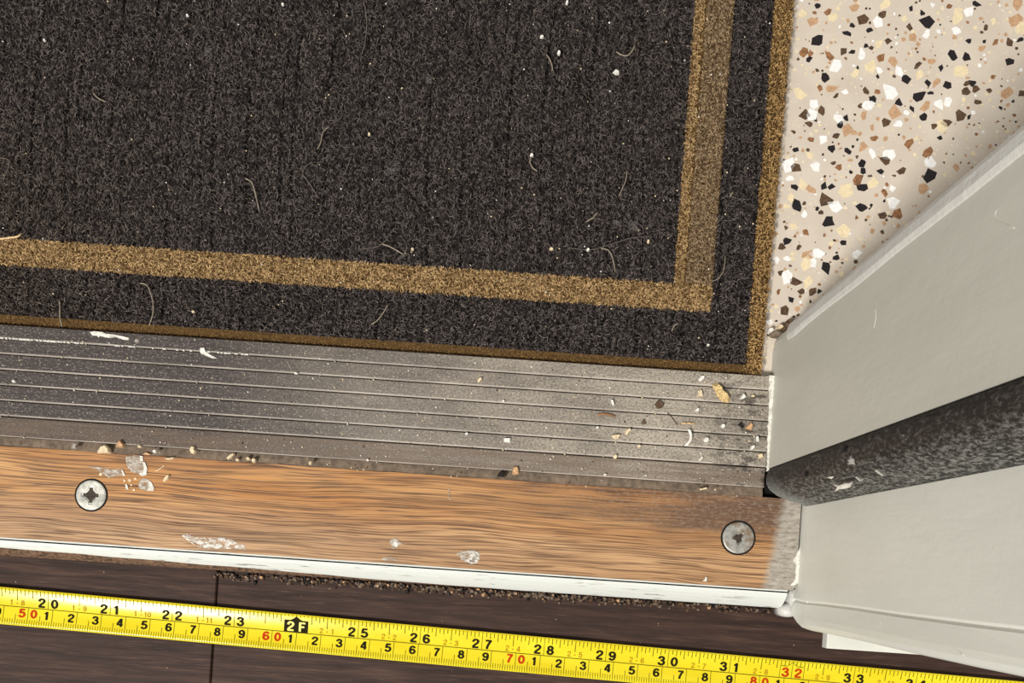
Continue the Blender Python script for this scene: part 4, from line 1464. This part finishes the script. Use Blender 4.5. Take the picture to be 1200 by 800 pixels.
fibre('twig', [(700, 486), (708, 485), (716, 486.5), (721, 488)], 0.0004, M['c_brown'], H_AL, 'thin brown twig lying in the plate left of the dark chip', 'twig', arch=0)
fibre('paint_curl', [(807, 503), (809, 509), (808.5, 516), (803, 522)], 0.0006, M['white'], H_AL, 'white curl of paint on the ribbed plate', 'paint curl')
fibre('straw', [(798, 496), (806, 495.6), (814.5, 496.5)], 0.00035, M['straw'], H_AL, 'pale straw bit lying just above the white paint curl', 'straw', arch=0)
fibre('hair', [(782, 484), (788, 490), (794, 498)], 0.00018, M['umber'], H_AL, 'dark hair on the plate left of the white curl', 'hair', arch=0)
fibre('hair', [(337, 423), (339, 428), (342, 433)], 0.00016, M['grey'], H_AL, 'short grey hair on the plate left of centre', 'hair', arch=0)
fibre('hair', [(182, 552), (188, 549), (193, 545)], 0.00018, M['cream'], H_OAK, 'fine pale hair on the oak by the paint patches', 'hair', arch=0)

# grey fluff: a small tangle each
def fluff(px, py, r, label):
    gs = []
    c = P(px, py, MH)
    for k in range(26):
        a, d = random.uniform(0, 6.28), random.uniform(0, r)
        q = [(px + d * math.cos(a), py + d * math.sin(a))]
        for j in range(3): q.append((q[-1][0] + random.uniform(-r, r) * 0.6, q[-1][1] + random.uniform(-r, r) * 0.6))
        w = []
        for x, y in smooth_path(q, 3):
            p = P(x, y, MH)
            w.append((p[0] - c[0], p[1] - c[1], random.uniform(0.0001, 0.0008)))
        gs.append(tubegeo(w, 0.00010, 3))
    v, f = merge(gs)
    o = mesh('lint_tuft', v, f, M['fluff'])
    o.location = (c[0], c[1], MH + 0.0001)
    tag(o, label, 'lint', 'lint on the mat')


fluff(460, 200, 7, 'grey lint tuft in the middle of the mat')
fluff(741, 266, 7, 'grey lint tuft in the lower right of the field')
fluff(243, 60, 5, 'small grey lint tuft in the upper left')
fluff(503, 94, 4, 'small brownish lint tuft above the middle of the mat')


def specks(name, n, area_fn, h, rr, mats, label, cat):
    gs, mi = [], []
    k = 0
    v, f = [], []
    while k < n:
        px, py = area_fn()
        r = random.uniform(*rr)
        p = P(px, py, h)
        m_ = random.randrange(5, 7)
        o = len(v)
        ph = random.uniform(0, 6)
        ring = [(p[0] + r * K(h) * math.cos(2 * math.pi * i / 5 + ph) * random.uniform(0.7, 1.2), p[1] + r * K(h) * math.sin(2 * math.pi * i / 5 + ph) * random.uniform(0.7, 1.2)) for i in range(5)]
        gv, gf = prism(ring, h, h + r * K(h) * 0.9, 0.6)
        v += gv
        f += [tuple(i + o for i in q) for q in gf]
        c = random.choices(range(len(mats)), [m[1] for m in mats])[0]
        mi += [c] * len(gf)
        k += 1
    me = bpy.data.meshes.new(name)
    me.from_pydata(v, [], f)
    for m in mats: me.materials.append(M[m[0]])
    me.polygons.foreach_set('material_index', mi)
    o = link(name, me)
    tag(o, label, cat, kind='stuff')


def a_mat():
    while True:
        x, y = random.uniform(0, 910), random.uniform(0, 430)
        if random.random() > 0.35 + 0.65 * (x / 900) ** 1.3: continue
        if y < b_band(x) and x < r_band(y): return x, y


def a_plate():
    while True:
        x = random.uniform(0, 898)
        if random.random() > 0.35 + 0.65 * (x / 900) ** 2: continue
        return x, 382 + 0.0674 * x + random.uniform(0, 142)


def a_joint():
    x = random.gauss(560, 240)
    while not 250 < x < 925: x = random.gauss(600, 240)
    return x, 654 + 0.065 * x + abs(random.gauss(0, 3.2))


def a_plank():
    x = random.uniform(0, 950)
    return x, random.uniform(660 + 0.067 * x, 800)


specks('lint_specks', 330, a_mat, MH, (0.5, 1.25), [('white', 2), ('cream', 3), ('hair', 4)], 'fine pale lint specks scattered over the dark mat', 'lint')
specks('plate_specks', 420, a_plate, H_AL, (0.45, 1.3), [('white', 3), ('cream', 4), ('grey', 2), ('umber', 2)], 'fine pale grit scattered over the ribbed plate', 'grit')
specks('joint_crumbs', 900, a_joint, 0.0003, (0.8, 2.9), [('umber', 8), ('dirt', 5), ('black', 4), ('tan', 1)], 'dark dirt crumbs along the joint under the white nosing', 'dirt')
specks('plank_specks', 40, a_plank, 0.0001, (0.4, 0.9), [('cream', 2), ('umber', 2)], 'fine specks scattered over the dark planks', 'grit')
